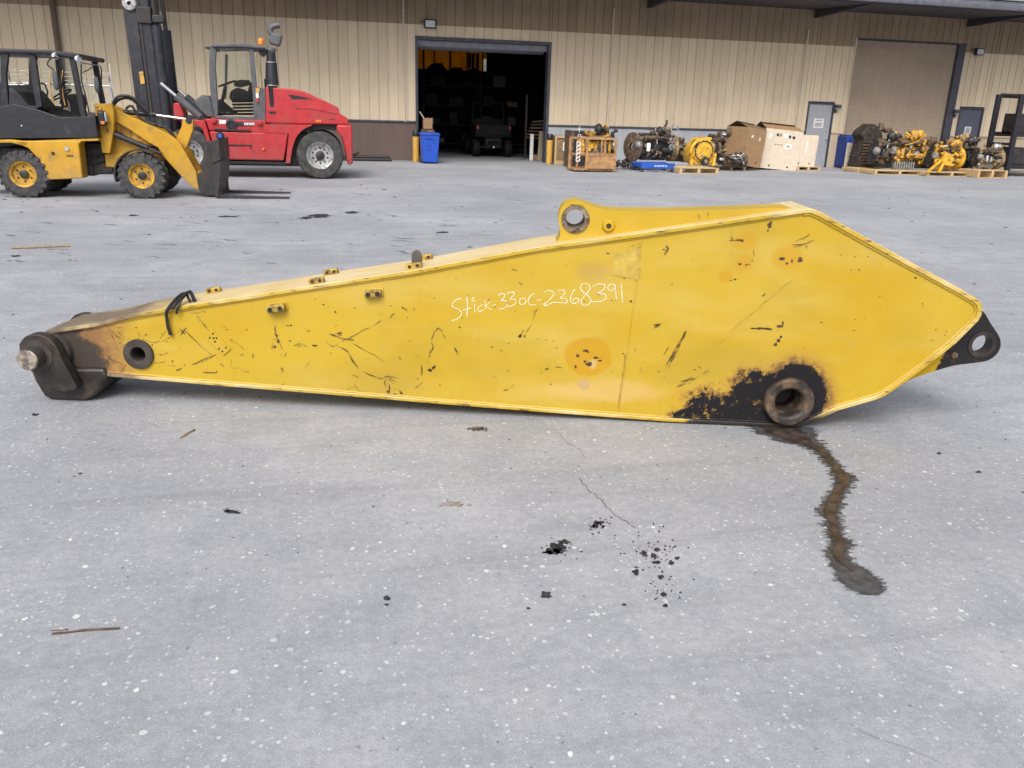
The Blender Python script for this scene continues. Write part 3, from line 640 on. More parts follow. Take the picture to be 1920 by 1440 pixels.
MB().lathe([(0, 0), (.050, .001), (.057, .008), (.05, .012), (0, .012)], (PC[0]-.012, -.181, PC[1]-.004), (0, 1, 0), 30).build('pin_end', gm('worn_pin_end', (.30, .265, .225), .55, .2, var=.4, vs=30, dirt=((.09, .07, .055), .48, 25), bump=.5), stick)
bl = ST.poly([(58,690),(66,712),(84,742),(98,751),(160,751),(178,742),(192,726),(204,706),(196,690)], .0); bl = [(x, max(z, .002)) for x, z in bl]
MB().prism(bl, -.012, SW-.03).build('rest_block', MT['grease'], stick, bevel=.018, seg=3)
# bolted blocks on the side and studs along the top
def side_block(px, py, wd, ht, dep, rot):
    x, z = ST(px, py, -.02); m = Matrix.Rotation(rot, 3, 'Y')
    o = MB().obox((x, .014-dep/2, z), (wd, dep, ht), m).build('clamp_block', MT['stud'], stick, bevel=.008)
    for s_ in (-1, 1):
        c = Vector((x, .014-dep, z))+m @ Vector((s_*wd*.28, 0, -.002)); MB().lathe([(.013, 0), (.013, .003), (.006, .003), (.005, .001), (0, .001)], c, (0, -1, 0), 12).build('bolt_hole', MT['bore'], o)
    wl = MB().obox((x, .010, z), (wd*1.15, .012, ht*1.15), m).build('weld_pad', MT['web'], o, bevel=.005)
side_block(517, 578, .098, .042, .05, -.18); side_block(699, 551, .090, .040, .04, -.12)
top_z = lambda x: float(np.interp(x, [p[0] for p in Lt], [p[1] for p in Lt])); slope = lambda x: math.atan2(top_z(x+.1)-top_z(x-.1), .2)
def top_block(px, py, y, wd, ht, dep):
    x = ST(px, py, y)[0]; z = top_z(x); m = Matrix.Rotation(-slope(x), 3, 'Y')
    o = MB().obox((x, y, z+ht/2-.002), (wd, dep, ht), m).build('top_stud', MT['stud'], stick, bevel=.006)
    for s_ in (-1, 1): MB().lathe([(.009, 0), (.009, .002), (0, .002)], Vector((x, y-dep/2, z+ht/2))+m @ Vector((s_*wd*.25, 0, 0)), (0, -1, 0), 10).build('bolt_hole', MT['bore'], o)
for px, py, y in [(594, 532, .05), (776, 504, .05), (621, 514, .30), (401, 547, .30), (797, 488, .30)]: top_block(px, py, y, .085, .032, .035)
# upright rubber flap beside the stud
x = ST(781, 500, .10)[0]; z = top_z(x); fl = [(x-.028, z-.005), (x-.026, z+.06), (x-.018, z+.082), (x, z+.09), (x+.018, z+.082), (x+.027, z+.06), (x+.030, z-.005)]
MB().prism(fl, .10, .118).build('rubber_flap', gm('grey_rubber', (.10, .085, .075), .7), stick, bevel=.005)
# black strap hanging over the edge
st_ = MB()
for pts, wd in [([(352,549,.14),(341,552,.10),(329,562,.03),(318,575,-.016),(312,586,-.02),(313,597,-.012),(315,612,-.010),(320,628,-.006)], .018), ([(352,549,.14),(345,556,.08),(338,566,.0),(333,578,-.018),(331,588,-.014)], .014), ([(356,546,.15),(349,550,.10),(341,557,.05),(330,570,-.008),(322,580,-.02)], .016), ([(350,551,.12),(354,560,.09),(357,567,.06)], .016), ([(357,547,.13),(362,557,.10),(366,568,.06)], .022)]:
    P = spline([ST.P3(a, b_, y) for a, b_, y in pts], 5); st_.tube(P, [wd*.5]*len(P), 6)
st_.build('strap', MT['rubber_hose'], stick)
# small riveted tag plate
m = Matrix.Rotation(R(48), 3, 'Y'); x, z = ST(408, 642, .01)
tg = MB().obox((x, .010, z), (.145, .008, .062), m).build('tag_plate', MT['lug'], stick, bevel=.002)
hl = MB()
for a, b_ in [(-.05, .018), (-.045, -.012), (-.02, .015), (-.012, -.006), (-.03, .003), (.05, .015), (.052, -.015), (.03, -.018)]: c = Vector((x, .0058, z))+m @ Vector((a, 0, b_)); hl.lathe([(.006, 0), (0, .0003)], c, (0, -1, 0), 8)
hl.build('rivet_holes', MT['bore'], tg)
# old tape/paint patch beside the splice
MT['patch'] = gm('faded_tape', (.45, .315, .05), .6, var=.18, vs=12, dirt=((.24, .15, .05), .34, 14))
pt = ST.poly([(1152,478),(1196,462),(1202,468),(1201,520),(1194,524),(1146,516),(1150,500)], .012)
MB().prism(pt, .0115, .0145).build('tape_patch', MT['patch'], stick, smooth=0)
# chalk writing: Stick-330C-2368391
CH = [[(248,382),(215,390),(186,420),(190,445),(230,460),(250,482),(244,510),(215,532),(180,541)], [(290,372),(293,440),(290,515)], [(262,467),(318,450)], [(345,422),(347,485)], [(345,380),(330,382),(327,396),(338,403),(350,396)],
      [(402,428),(376,443),(369,463),(384,476),(412,463)], [(420,393),(423,462)], [(455,408),(428,437),(467,464)], [(478,432),(499,424)],
      [(512,360),(545,346),(563,358),(550,384),(535,398),(568,400),(582,422),(565,449),(522,461)], [(575,352),(600,338),(629,340),(625,361),(600,386),(636,390),(641,415),(615,435),(575,441)], [(690,378),(668,395),(671,420),(695,426),(713,405),(706,382),(688,379)],
      [(772,346),(742,370),(730,405),(746,428),(786,428)], [(795,396),(826,390)], [(845,336),(880,324),(916,341),(900,375),(860,412),(842,427),(872,431),(905,412),(950,412),(1010,416)], [(945,330),(980,321),(996,335),(985,360),(962,379),(1000,385),(1013,403),(1000,419)],
      [(1066,314),(1046,350),(1035,390),(1050,416),(1086,412),(1096,390),(1076,379),(1048,397)], [(1168,282),(1130,274),(1107,300),(1125,335),(1170,370),(1182,405),(1150,431),(1118,421),(1115,393),(1150,350),(1176,310),(1166,280)],
      [(1195,296),(1235,279),(1282,285),(1276,315),(1233,347),(1281,350),(1292,375),(1260,401),(1188,406)], [(1352,280),(1316,284),(1304,310),(1330,326),(1358,304),(1351,279),(1361,330),(1366,386)], [(1358,300),(1362,340),(1368,386)], [(1400,280),(1405,340),(1411,410)]]
ck = MB(); rn = random.Random(1)
for s_ in CH:
    q = spline(s_, 6); ribbon(ck, [ST.P3(800+a*.2604, 460+b_*.2604, .0128) for a, b_ in q], .0034, (0, -1, 0), rn, taper=False)
MT['chalk'] = gm('chalk', (.80, .78, .66), .95, var=.12, vs=60)
ck.build('chalk_writing', MT['chalk'], stick, smooth=0)
# scratches and gouges, each traced on the plate
SCR = {
 (0, 520, .25): [[(850,400),(875,440),(905,460)], [(865,402),(900,425),(935,452)], [(835,430),(858,480)], [(870,380),(920,372)], [(1030,405),(1065,455),(1110,480),(1150,488),(1190,480),(1215,445),(1245,400)], [(1215,485),(1290,440),(1370,392),(1380,385)], [(1200,460),(1225,420)], [(1345,380),(1390,430)], [(1400,375),(1350,440)], [(1380,390),(1440,450),(1520,530),(1590,580)],
    [(700,480),(740,530),(800,590),(860,660)], [(715,500),(735,580)], [(740,560),(840,565),(915,600)], [(800,585),(860,630),(960,662)], [(1170,575),(1215,578),(1260,565)], [(1150,640),(1200,640),(1255,628)], [(1255,662),(1320,662)], [(1320,702),(1365,680)], [(1520,710),(1615,716),(1622,706)], [(1545,695),(1560,675)],
    [(1475,285),(1510,330),(1550,380),(1580,410)], [(1430,268),(1500,262),(1520,250),(1548,268)], [(1540,625),(1620,575)], [(1735,615),(1735,680),(1790,678),(1850,715)], [(1440,652),(1530,630)], [(1650,645),(1685,672)], [(1800,585),(1830,575)], [(760,690),(790,650),(800,700),(770,720)], [(920,690),(945,660),(900,720)]],
 (300, 460, .29167): [[(738,520),(742,560),(760,610),(790,672)], [(745,600),(725,620),(722,670)], [(735,565),(760,580)], [(800,720),(812,690)], [(860,645),(905,632),(945,652)], [(880,650),(920,640)], [(925,800),(945,765),(968,738)], [(780,820),(792,800),(778,795),(790,785)], [(790,900),(798,875)], [(1060,600),(1105,650),(1150,625),(1200,600),(1270,570)], [(1210,600),(1300,550),(1380,510),(1430,475)], [(1475,468),(1510,435)],
    [(1090,570),(1180,600),(1250,608)], [(1130,565),(1160,578),(1168,545)], [(1240,630),(1310,670),(1380,705),(1440,750)], [(1130,640),(1200,680),(1260,770),(1340,830),(1440,860)], [(1405,865),(1460,842),(1540,860)], [(1465,845),(1445,880),(1455,920)], [(1465,860),(1500,890),(1560,955)], [(1470,850),(1520,880)], [(1460,880),(1490,920)], [(1640,920),(1690,875)], [(1680,770),(1685,840)], [(1730,720),(1735,690),(1755,658),(1748,630),(1752,590),(1770,550),(1800,536),(1835,605)], [(1890,655),(1920,705)],
    [(1230,828),(1280,850)], [(1540,715),(1545,740)], [(595,695),(600,725)], [(275,815),(355,820),(362,805)], [(205,765),(350,705)], [(440,612),(500,630),(540,670)], [(100,805),(140,788)], [(1550,395),(1590,420)], [(1200,930),(1240,912),(1255,900),(1275,930),(1300,940)]],
 (800, 460, .2604): [[(800,455),(780,490),(760,555),(735,600),(705,632)], [(700,605),(670,660)], [(708,640),(705,665)], [(785,460),(770,490)], [(925,875),(975,882)], [(850,895),(880,885)], [(820,910),(835,915)], [(550,1052),(615,1018),(628,995)], [(555,1045),(590,1040)], [(1635,595),(1690,562)], [(1530,915),(1560,895)], [(1720,870),(1760,810),(1800,745),(1845,665),(1870,612)], [(1735,880),(1790,790),(1830,700)], [(1715,780),(1745,720)], [(1432,780),(1428,840),(1415,930),(1400,1040),(1378,1180)], [(605,170),(660,182)], [(730,190),(770,205)], [(660,262),(690,285)], [(530,745),(548,765)], [(650,760),(652,778)], [(1500,740),(1500,770)], [(1800,1020),(1850,990),(1915,945)]],
 (1000, 350, .3125): [[(1188,258),(1192,325)], [(1175,322),(1230,320),(1262,316)], [(785,410),(815,362)], [(1550,350),(1620,345),(1690,318)], [(1560,365),(1640,340)], [(1570,330),(1640,300),(1660,275)], [(1210,850),(1300,770),(1380,705),(1440,655),(1500,600),(1570,552)], [(1370,660),(1395,640)], [(725,845),(768,820)], [(1640,350),(1636,380)], [(575,360),(640,338)], [(1180,405),(1195,402)], [(640,350),(632,420),(625,500),(612,570)], [(1320,370),(1325,415)], [(985,160),(1000,195)], [(1050,150),(1045,185)]],
 (1240, 560, .3542): [[(20,360),(60,290),(100,220),(132,170)], [(45,345),(85,270)], [(12,300),(40,255)], [(85,465),(140,445),(200,410),(255,378)], [(560,0),(510,55),(440,110),(380,165),(330,220),(280,270)], [(190,360),(255,390)], [(100,440),(180,420)]],
}
sm_ = [MB(), MB(), MB()]; rn = random.Random(6)
for (ox, oy, k), L_ in SCR.items():
    for s_ in L_:
        q = spline(s_, 4); wd = rn.uniform(.0026, .0070); tone = rn.choice([0, 0, 1]); far = abs(s_[0][0]-s_[-1][0])*k > 70 and ox > 900
        if far: wd, tone = .0028, 1
        P = [ST.P3(ox+(a+rn.uniform(-2, 2))*k, oy+(b_+rn.uniform(-2, 2))*k, .0127) for a, b_ in q]
        if P[0][0] > .66 and not far: ribbon(sm_[2], [(p[0], .0132, p[2]-.0015) for p in P], wd*2.0, (0, -1, 0), rn)
        i = 0
        while i < len(P)-1:                          # broken into dashes, as a dragged edge skips
            j = min(len(P), i+rn.randint(3, 8)); ribbon(sm_[tone], P[i:j], wd*rn.uniform(.5, 1.15), (0, -1, 0), rn); i = j-1+rn.choice([0, 0, 1])
for m_, (nm, cc) in zip(sm_, (('scratches', (.11, .062, .018)), ('scuffs', (.25, .155, .03)), ('scratch_halo', (.36, .245, .022)))): m_.build(nm, gm(nm+'_paint', cc, .8, var=.5, vs=25), stick, smooth=0)['kind'] = 'stuff'
go = MB(); rn = random.Random(8)
def sblob(mb, px, py, rx, ry, y, rn, k=11, jag=.5):
    ph = [rn.uniform(1-jag, 1+jag*.5) for _ in range(k)]
    P = [ST.P3(px+rx*ph[i]*math.cos(2*math.pi*i/k), py+ry*ph[i]*math.sin(2*math.pi*i/k), y) for i in range(k)]; mb.add(P, [tuple(range(k))])
for px, py, rx, ry in [(1425,616,16,2.6),(1440,617,12,2.5),(1462,612,7,3),(1468,607,2,5),(1412,616,5,1.5),(1460,638,4,5),(1454,646,5,3),(1464,632,3,4),(1466,486,6,4),(1476,494,4,2.5),(1485,489,2,4),(1500,488,6,6),(1443,424,5,6),(1445,418,4,3),(1440,432,2,2),(1385,450,5,2),(1392,452,3,2),(1387,495,4,2.2),(1399,497,2,2),(1370,526,2,1),(1378,524,3,1.5),
                       (1098,658,5,3),(1083,667,4,4),(1103,660,3,2),(1104,683,6,4),(1117,671,6,2.5),(1125,676,4,1.6),(1097,678,3,3),(1079,688,2,4),(1232,610,7,2.6),(1717,521,2.5,2),(975,630,5,3.5),(862,614,3,1.6),(1183,565,3,2.4),(922,651,2,1.8),(515,650,3,4),(521,640,3,3),(540,611,2,1.5),(546,610,3,1.4),(463,618,1.6,2),(629,585,2,2),(637,625,4,2),(590,648,7,2),(728,735,4,3),(740,740,5,2),(752,737,3,2),(812,690,3,4),(806,694,4,3),(815,688,2,3),(730,728,2,5),(1140,475,3,1.5),(395,640,3,2),(1245,468,3,2),(1250,463,2.5,3)]:
    sblob(go, px, py, rx, ry, .0126, rn)
for _ in range(150):
    px = rn.uniform(220, 1780); t_ = np.interp(px, [p[0] for p in top+rear[1:8]], [p[1] for p in top+rear[1:8]]); b_ = np.interp(px, [200, 1000, 1480, 1640, 1840], [705, 772, 803, 748, 600])
    if b_-t_ < 60: continue
    py = t_+25+(b_-t_-45)*rn.random(); r_ = rn.uniform(.5, 1.5); sblob(go, px, py, r_*rn.uniform(1, 1.8), r_, .0126, rn, 7)
go.build('paint_chips', gm('chip_rust', (.065, .036, .018), .85, var=.5, vs=25), stick, smooth=0)['kind'] = 'stuff'
# ------------------------------------------------------------------ wheels
def wheel(parent, c, r, wd, rr, rim_mat, nlug=0, bolts=6, face=-1, dark=False, seg=44):
    """tyre with shaped shoulder; rim, hub and bolts are its sub-parts. axis along y, outer face toward face*y"""
    x, y, z = c; h = wd/2
    t = MB().lathe([(rr*.94, -h*.55), (rr, -h*.86), (rr*1.06, -h*.95), (r*.80, -h), (r*.93, -h*.92), (r*.985, -h*.72), (r*(.965 if nlug else 1), -h*.4), (r*(.965 if nlug else 1), h*.4), (r*.985, h*.72), (r*.93, h*.92), (r*.80, h), (rr*1.06, h*.95), (rr, h*.86), (rr*.94, h*.55)], c, (0, 1, 0), seg)
    for k in range(nlug):
        for s_ in (-1, 1):
            a = 2*math.pi*(k+(.5 if s_ > 0 else 0))/nlug
            u = Vector((math.cos(a), 0, math.sin(a))); tt = Vector((-math.sin(a), 0, math.cos(a))); yy = Vector((0, 1, 0))
            d = (yy*s_*.9+tt*.45).normalized(); b = u.cross(d).normalized()
            m = Matrix((d, b, u)).transposed(); t.obox(Vector(c)+u*r*.965+yy*s_*h*.52+tt*r*.03, (h*1.05, r*.115, r*.085), m)
            t.obox(Vector(c)+u*r*.915+yy*s_*h*.97+tt*r*.085, (h*.12, r*.105, r*.13), m)
    o = t.build('wheel', MT['rubber'], parent)
    f = face; rim = MB().lathe([(rr*.99, f*h*.9), (rr*1.03, f*h*.93), (rr*1.0, f*h*.86), (rr*.90, f*h*.80), (rr*.84, f*h*.48), (rr*.40, f*h*.40), (rr*.36, f*h*.46), (0, f*h*.46), (0, -f*h*.5), (rr*.9, -f*h*.5), (rr*.97, -f*h*.8)], c, (0, 1, 0), 36); rim.build('rim', MT[rim_mat], o)
    hb = MB().lathe([(rr*.34, f*h*.42), (rr*.33, f*h*.66), (rr*.26, f*h*.72), (0, f*h*.73)], c, (0, 1, 0), 24); hb.build('hub', MT['dark'] if not dark else MT['rubber'], o)
    bt = MB()
    for k in range(bolts):
        a = 2*math.pi*(k+.5)/bolts; p = Vector(c)+Vector((math.cos(a)*rr*.58, f*h*.40, math.sin(a)*rr*.58)); bt.cyl(p, p+Vector((0, f*h*.14, 0)), rr*.075, seg=8)
    bt.build('wheel_nuts', MT['dark'], o)['kind'] = 'stuff'
    return o
def glass(parent, pts, y, name='window_pane'): return MB().prism(pts, y, y+.006).build(name, MT['glass'], parent, smooth=0)

# ------------------------------------------------------------------ yellow compact loader
LD = Frame((40, 371), (262, 373))
ld = thing('wheel_loader', 'compact yellow wheel loader with black cab and pallet forks lowered to the ground', 'wheel loader', LD.A, LD.rz)
c1 = lambda pts, y=0.: LD.poly(pts, y, (0, 0), .27778)              # points read off an enlarged view
c2 = lambda pts, y=0.: LD.poly(pts, y, (160, 100), .20833)
p1 = lambda a, b_, y=0.: LD.P3(a*.27778, b_*.27778, y)
p2 = lambda a, b_, y=0.: LD.P3(160+a*.20833, 100+b_*.20833, y)
LW = 1.45                                                          # overall width
rr_, rf_ = LD(40, 328), LD(262, 326)
for (x, z), face, y in [(rr_, -1, .15), (rf_, -1, .15), (rr_, 1, LW-.15), (rf_, 1, LW-.15)]: wheel(ld, (x+.02, y, .385), .385, .30, .205, 'rim_yellow', 20, 6, face)
MB().box(rr_[0]-1.0, rr_[0]+1.02, .42, LW-.42, .34, .80).build('rear_chassis', MT['dark'], ld, bevel=.02)
MB().cyl((rr_[0]+.02, .28, .385), (rr_[0]+.02, LW-.28, .385), .09).build('axle', MT['dark'], ld); MB().cyl((rf_[0]+.02, .28, .385), (rf_[0]+.02, LW-.28, .385), .09).build('axle', MT['dark'], ld)
tank = c1([(68,952),(185,1000),(245,1062),(318,1215),(556,1205),(530,975),(546,948)]); x_end = rr_[0]-1.0
tl = c1([(-20,950)]); 
for y0, y1 in ((.02, .36), (LW-.36, LW-.02)):
    o = MB().prism(tank, y0, y1).build('side_tank', MT['loader_yellow'], ld, bevel=.02, seg=3)
    if y0 < .1:
        q = p1(452, 1004, y0); MB().lathe([(.035, 0), (.035, .02), (0, .022)], q, (0, -1, 0), 14).build('filler_cap', MT['chrome'], o)
        q = p1(358, 1036, y0); MB().lathe([(.03, 0), (.026, .012), (.01, .004), (0, .004)], q, (0, -1, 0), 14).build('drain_plug', MT['dark'], o)
        q = p1(475, 1052, y0)
        st = MB()
        for k in range(3): st.box(q[0]-.055+k*.035, q[0]-.03+k*.035, y0-.003, y0-.001, q[2]-.018, q[2]+.018)
        st.build('tank_marking', MT['dark'], o, smooth=0)
    f = c1([(-230,1000),(-120,945),(70,942),(185,955),(185,990),(70,965),(-100,965),(-200,1030)]); MB().prism(f, y0, y1).build('rear_fender', MT['loader_yellow'], ld, bevel=.012)
    MB().prism(c1([(175,952),(660,935),(662,950),(545,955),(525,978),(215,974)]), y0+.004, y1-.004).build('deck_edge', MT['loader_yellow'], ld, bevel=.006)
MB().prism(c1([(-260,745),(-260,930),(600,930),(600,960),(-260,1010),(-300,900)]), .30, LW-.30).build('engine_hood', MT['black'], ld, bevel=.03)
# cab
low = c1([(-230,760),(-60,735),(90,702),(150,715),(270,745),(400,792),(560,786),(640,780),(662,932),(-230,936)], .03)
o = MB().prism(low, .04, .085).build('cab_side', MT['black'], ld, bevel=.01); q = p1(146, 848, .04); MB().lathe([(.012, 0), (.01, .008), (0, .01)], q, (0, -1, 0), 10).build('lock_button', MT['white'], o)
MB().prism(low, LW-.085, LW-.04).build('cab_side', MT['black'], ld, bevel=.01)
MB().prism(c1([(-230,860),(640,850),(660,932),(-230,936)], .03), .086, LW-.086).build('cab_floor', MT['black'], ld)
MB().prism(c1([(560,790),(640,782),(660,930),(560,930)], .03), .086, LW-.086).build('front_cowl', MT['black'], ld)
for y0, y1 in ((.05, .13), (LW-.13, LW-.05)):
    for nm, pts in [('rear_pillar', [(0,345),(58,350),(40,500),(60,720),(0,735)]), ('centre_pillar', [(190,362),(235,370),(285,720),(245,730),(215,560)]), ('front_pillar', [(462,385),(500,380),(582,788),(545,792)]), ('door_sill', [(60,590),(100,605),(190,712),(265,720),(245,740),(60,722)]), ('rear_sill', [(-230,560),(0,560),(0,735),(-230,760)])]:
        MB().prism(c1(pts, .05), y0, y1).build(nm, MT['black'], ld, bevel=.008)
MB().prism(c1([(-240,320),(-10,327),(340,337),(535,362),(548,372),(540,395),(470,390),(330,366),(-240,352)], .03), .0, LW).build('cab_roof', MT['black'], ld, bevel=.018)
gp = glass(ld, c1([(60,380),(190,380),(232,600),(245,715),(190,708),(100,605),(58,590)], .08), .09); glass(ld, c1([(240,395),(470,400),(545,785),(400,790),(285,720)], .08), .09)
glass(ld, c1([(60,380),(190,380),(232,600),(245,715),(190,708),(100,605),(58,590)], .08), LW-.1); glass(ld, c1([(240,395),(470,400),(545,785),(400,790),(285,720)], .08), LW-.1)
# seat, wheel, column
MB().prism(c1([(90,640),(115,610),(150,640),(190,700),(260,712),(262,760),(120,765)], .4), .45, LW-.45).build('seat', MT['seat'], ld, bevel=.04, seg=3)
MB().prism(c1([(425,640),(500,630),(525,660),(520,740),(545,850),(470,850),(455,700)], .4), .5, LW-.5).build('steering_console', MT['seat'], ld, bevel=.03)
q = Vector(p1(415, 640, LW/2)); ax = Vector((-.5, 0, .85)).normalized(); u = Vector((0, 1, 0)); v = ax.cross(u)
MB().tube([q+(u*math.cos(t)+v*math.sin(t))*.18 for t in [2*math.pi*k/24 for k in range(25)]], .014, 6).build('steering_wheel', MT['seat'], ld)
MB().tube([p1(300, 730, .3), p1(310, 690, .3), p1(322, 620, .3), p1(300, 565, .3), p1(275, 560, .3)], .014, 6).build('hand_rail', MT['black'], ld)
# coiled wire, work lamp and near mirror on its bracket
MB().tube(spline([p1(375,385,-.02), p1(335,400,-.1), p1(322,440,-.16), p1(360,470,-.2), p1(372,520,-.22)], 5), .011, 6).build('mirror_bracket', MT['black'], ld)
MB().tube(spline([p1(378,392,-.02), p1(420,395,-.1), p1(432,440,-.16), p1(420,560,-.12), p1(405,700,-.02)], 5), .011, 6).build('mirror_bracket', MT['black'], ld)
MB().tube(spline([p1(345,470,-.1), p1(335,560,-.1), p1(350,640,-.08), p1(362,690,-.04), p1(340,640,-.05)], 5), .012, 6).build('cable_loop', gm('tan_cable', (.42, .30, .12), .6), ld)
MB().tube(spline([p1(425,470,-.1), p1(418,560,-.1), p1(425,640,-.08), p1(440,710,-.02)], 5), .010, 6).build('cable_loop', MT['yellow_post'], ld)
def oval_mirror(cx, cy, rx, ry, y, yaw):
    q = p1(cx, cy, y); m = MB().lathe([(0, -.02), (.8, -.015), (1, 0), (1, .012), (.9, .03), (0, .04)], (0, 0, 0), (1, 0, 0), 28)
    m.v = [(v_[0], v_[1]*rx, v_[2]*ry) for v_ in m.v]; M_ = Matrix.Rotation(yaw, 3, 'Z'); m.v = [tuple(Vector(q)+M_ @ Vector(v_)) for v_ in m.v]
    return m.build('mirror', gm('mirror_back', (.09, .095, .11), .4), ld)
oval_mirror(370, 545, .11, .15, -.22, R(28)); oval_mirror(648, 572, .10, .125, -.05, R(24))
MB().tube(spline([p1(540,420,.05), p1(600,432,0), p1(650,440,-.05), p1(680,450,-.06), p1(685,500,-.06), p1(684,575,-.06), p1(684,612,-.06)], 4), .010, 6).build('mirror_arm', MT['black'], ld)
MB().tube([p1(640,440,-.04), p1(600,470,0), p1(558,490,.05)], .008, 6).build('mirror_arm', MT['black'], ld); MB().tube([p1(684,578,-.06), p1(655,575,-.05)], .009, 6).build('mirror_arm', MT['black'], ld)
for a, b_ in ((378, 378), (532, 398)):
    q = p1(a, b_, .01); MB().lathe([(0, -.06), (.04, -.05), (.055, -.01), (.055, .01), (0, .012)], q, (1, -.4, -.1), 16).build('work_lamp', MT['lampglass'], ld)
MB().tube(spline([p1(548,430,.05), p1(550,540,.05), p1(575,640,.05), p1(605,770,.05)], 4), .012, 6).build('grab_rail', MT['black'], ld)
MB().tube([p1(738,430,.9), p1(752,560,.9), p1(775,680,.9)], .006, 5).build('aerial', MT['white'], ld)
# front frame
FY0, FY1 = .28, LW-.28
for y0, y1 in ((FY0-.02, FY0+.10), (FY1-.10, FY1+.02)):
    o = MB().prism(c1([(634,700),(752,698),(768,740),(768,870),(742,1036),(690,1032),(650,800)], y0), y0, y1).build('boom_tower', MT['loader_yellow'], ld, bevel=.012)
    for a, b_ in ((668, 728), (714, 880)): q = p1(a, b_, y0); MB().lathe([(.045, 0), (.045, .02), (.03, .024), (.02, .01), (0, .01)], q, (0, -1, 0), 18).build('pivot_pin', MT['eng_gold'], o)
MB().prism(c1([(690,1040),(760,1040),(1000,1030),(1060,1080),(1040,1160),(700,1130)], .3), .42, LW-.42).build('front_chassis', MT['loader_yellow'], ld, bevel=.02)
MB().prism(c1([(760,900),(840,930),(960,1010),(1010,1050),(700,1060),(720,960)], .3), .46, LW-.46).build('front_frame', MT['loader_yellow'], ld, bevel=.02)
MB().prism(c1([(530,960),(690,970),(700,1100),(760,1130),(760,1170),(560,1190)], .4), .44, LW-.44).build('articulation', MT['dark'], ld, bevel=.02)
hz = MB()
for k, (a, b_) in enumerate([(985, 1000), (1040, 1045), (1085, 1090)]): hz.tube(spline([p1(540, a, .40), p1(620, a+15, .38), p1(700, b_-10, .40)], 4), .016, 6)
hz.build('steering_hoses', MT['rubber_hose'], ld)
q = p1(690, 798, FY0-.12)
hl = MB().obox((q[0], q[1], q[2]), (.12, .16, .24)).build('headlight', MT['black'], ld, bevel=.035, seg=3); MB().obox((q[0]+.062, q[1], q[2]+.02), (.02, .12, .16)).build('lens', MT['lampglass'], hl, bevel=.01); MB().obox((q[0]+.02, q[1]-.083, q[2]-.07), (.06, .012, .05)).build('indicator', MT['amber'], hl, bevel=.004)
fd = p1(860, 1080, .02); fx, fz = rf_[0]+.02, .385
fpts = [(fx+.44*math.cos(R(a)), fz+.44*math.sin(R(a))) for a in range(60, 196, 9)]; fin = [(fx+.415*math.cos(R(a)), fz+.415*math.sin(R(a))) for a in range(195, 59, -9)]
for y0, y1 in ((.0, .30), (LW-.30, LW)): MB().prism(fpts+fin, y0, y1).build('front_fender', MT['dark'], ld)
# boom, cylinders, linkage
boom = [(130,455),(185,468),(240,490),(740,722),(838,792),(905,905),(995,1062),(1022,1228),(965,1212),(840,1085),(700,930),(650,848),(560,800),(400,690),(235,592),(190,530)]
for y0, y1 in ((FY0+.12, FY0+.22), (FY1-.22, FY1-.12)):
    bo = MB().prism(c2(boom, FY0+.1), y0, y1).build('boom_arm', MT['loader_yellow'], ld, bevel=.010)
    MB().tube([p2(262, 728, y0-.06), p2(560, 850, y0-.06)], .048, 14).build('lift_cylinder', MT['black'], ld); MB().tube([p2(560, 850, y0-.06), p2(690, 905, y0-.06)], .026, 10).build('lift_rod', MT['dark'], ld)
MB().prism(c2([(700,900),(760,880),(960,1060),(1030,1075),(1000,1110),(960,1150)], .5), FY0+.22, FY1-.22).build('boom_cross_tube', MT['eng_gold'], ld, bevel=.02)
MB().prism(c2([(235,600),(480,720),(640,820),(560,830),(400,770),(250,680)], .5), FY0+.23, FY1-.23).build('boom_web', MT['eng_gold'], ld, bevel=.01)
CY = .55
lev = MB().prism(c2([(880,585),(972,598),(968,690),(915,850),(865,895),(820,880),(805,800),(865,660)], CY), CY, CY+.12).build('tilt_lever', MT['loader_yellow'], ld, bevel=.012)
q = p2(843, 820, CY); MB().lathe([(.06, 0), (.06, .02), (.035, .03), (.02, .012), (0, .012)], q, (0, -1, 0), 18).build('lever_pin', MT['eng_gold'], lev)
MB().tube([p2(345, 528, CY+.05), p2(640, 552, CY+.05)], .042, 14).build('tilt_cylinder', MT['black'], ld); MB().tube([p2(640, 556, CY+.05), p2(905, 592, CY+.05)], .022, 10).build('tilt_rod', MT['chrome'], ld)
q = p2(930, 605, CY-.01); MB().lathe([(0, 0), (.055, 0), (.06, .02), (.06, .12), (0, .14)], q, (0, 1, 0), 16).build('rod_eye', MT['black'], ld)
hs_ = MB()
for pts, y in [([(235,480),(280,400),(350,378),(430,400),(500,465),(560,520)], .45), ([(250,470),(300,420),(370,402),(440,430),(520,510),(600,560)], .50), ([(365,500),(395,475),(430,485),(470,560),(560,620),(640,640)], .52), ([(540,590),(620,640),(720,670),(800,760)], .56), ([(560,600),(650,650),(760,690),(820,790)], .60)]: hs_.tube(spline([p2(a, b_, y) for a, b_ in pts], 5), .022, 8)
hs_.build('hydraulic_hoses', MT['rubber_hose'], ld)
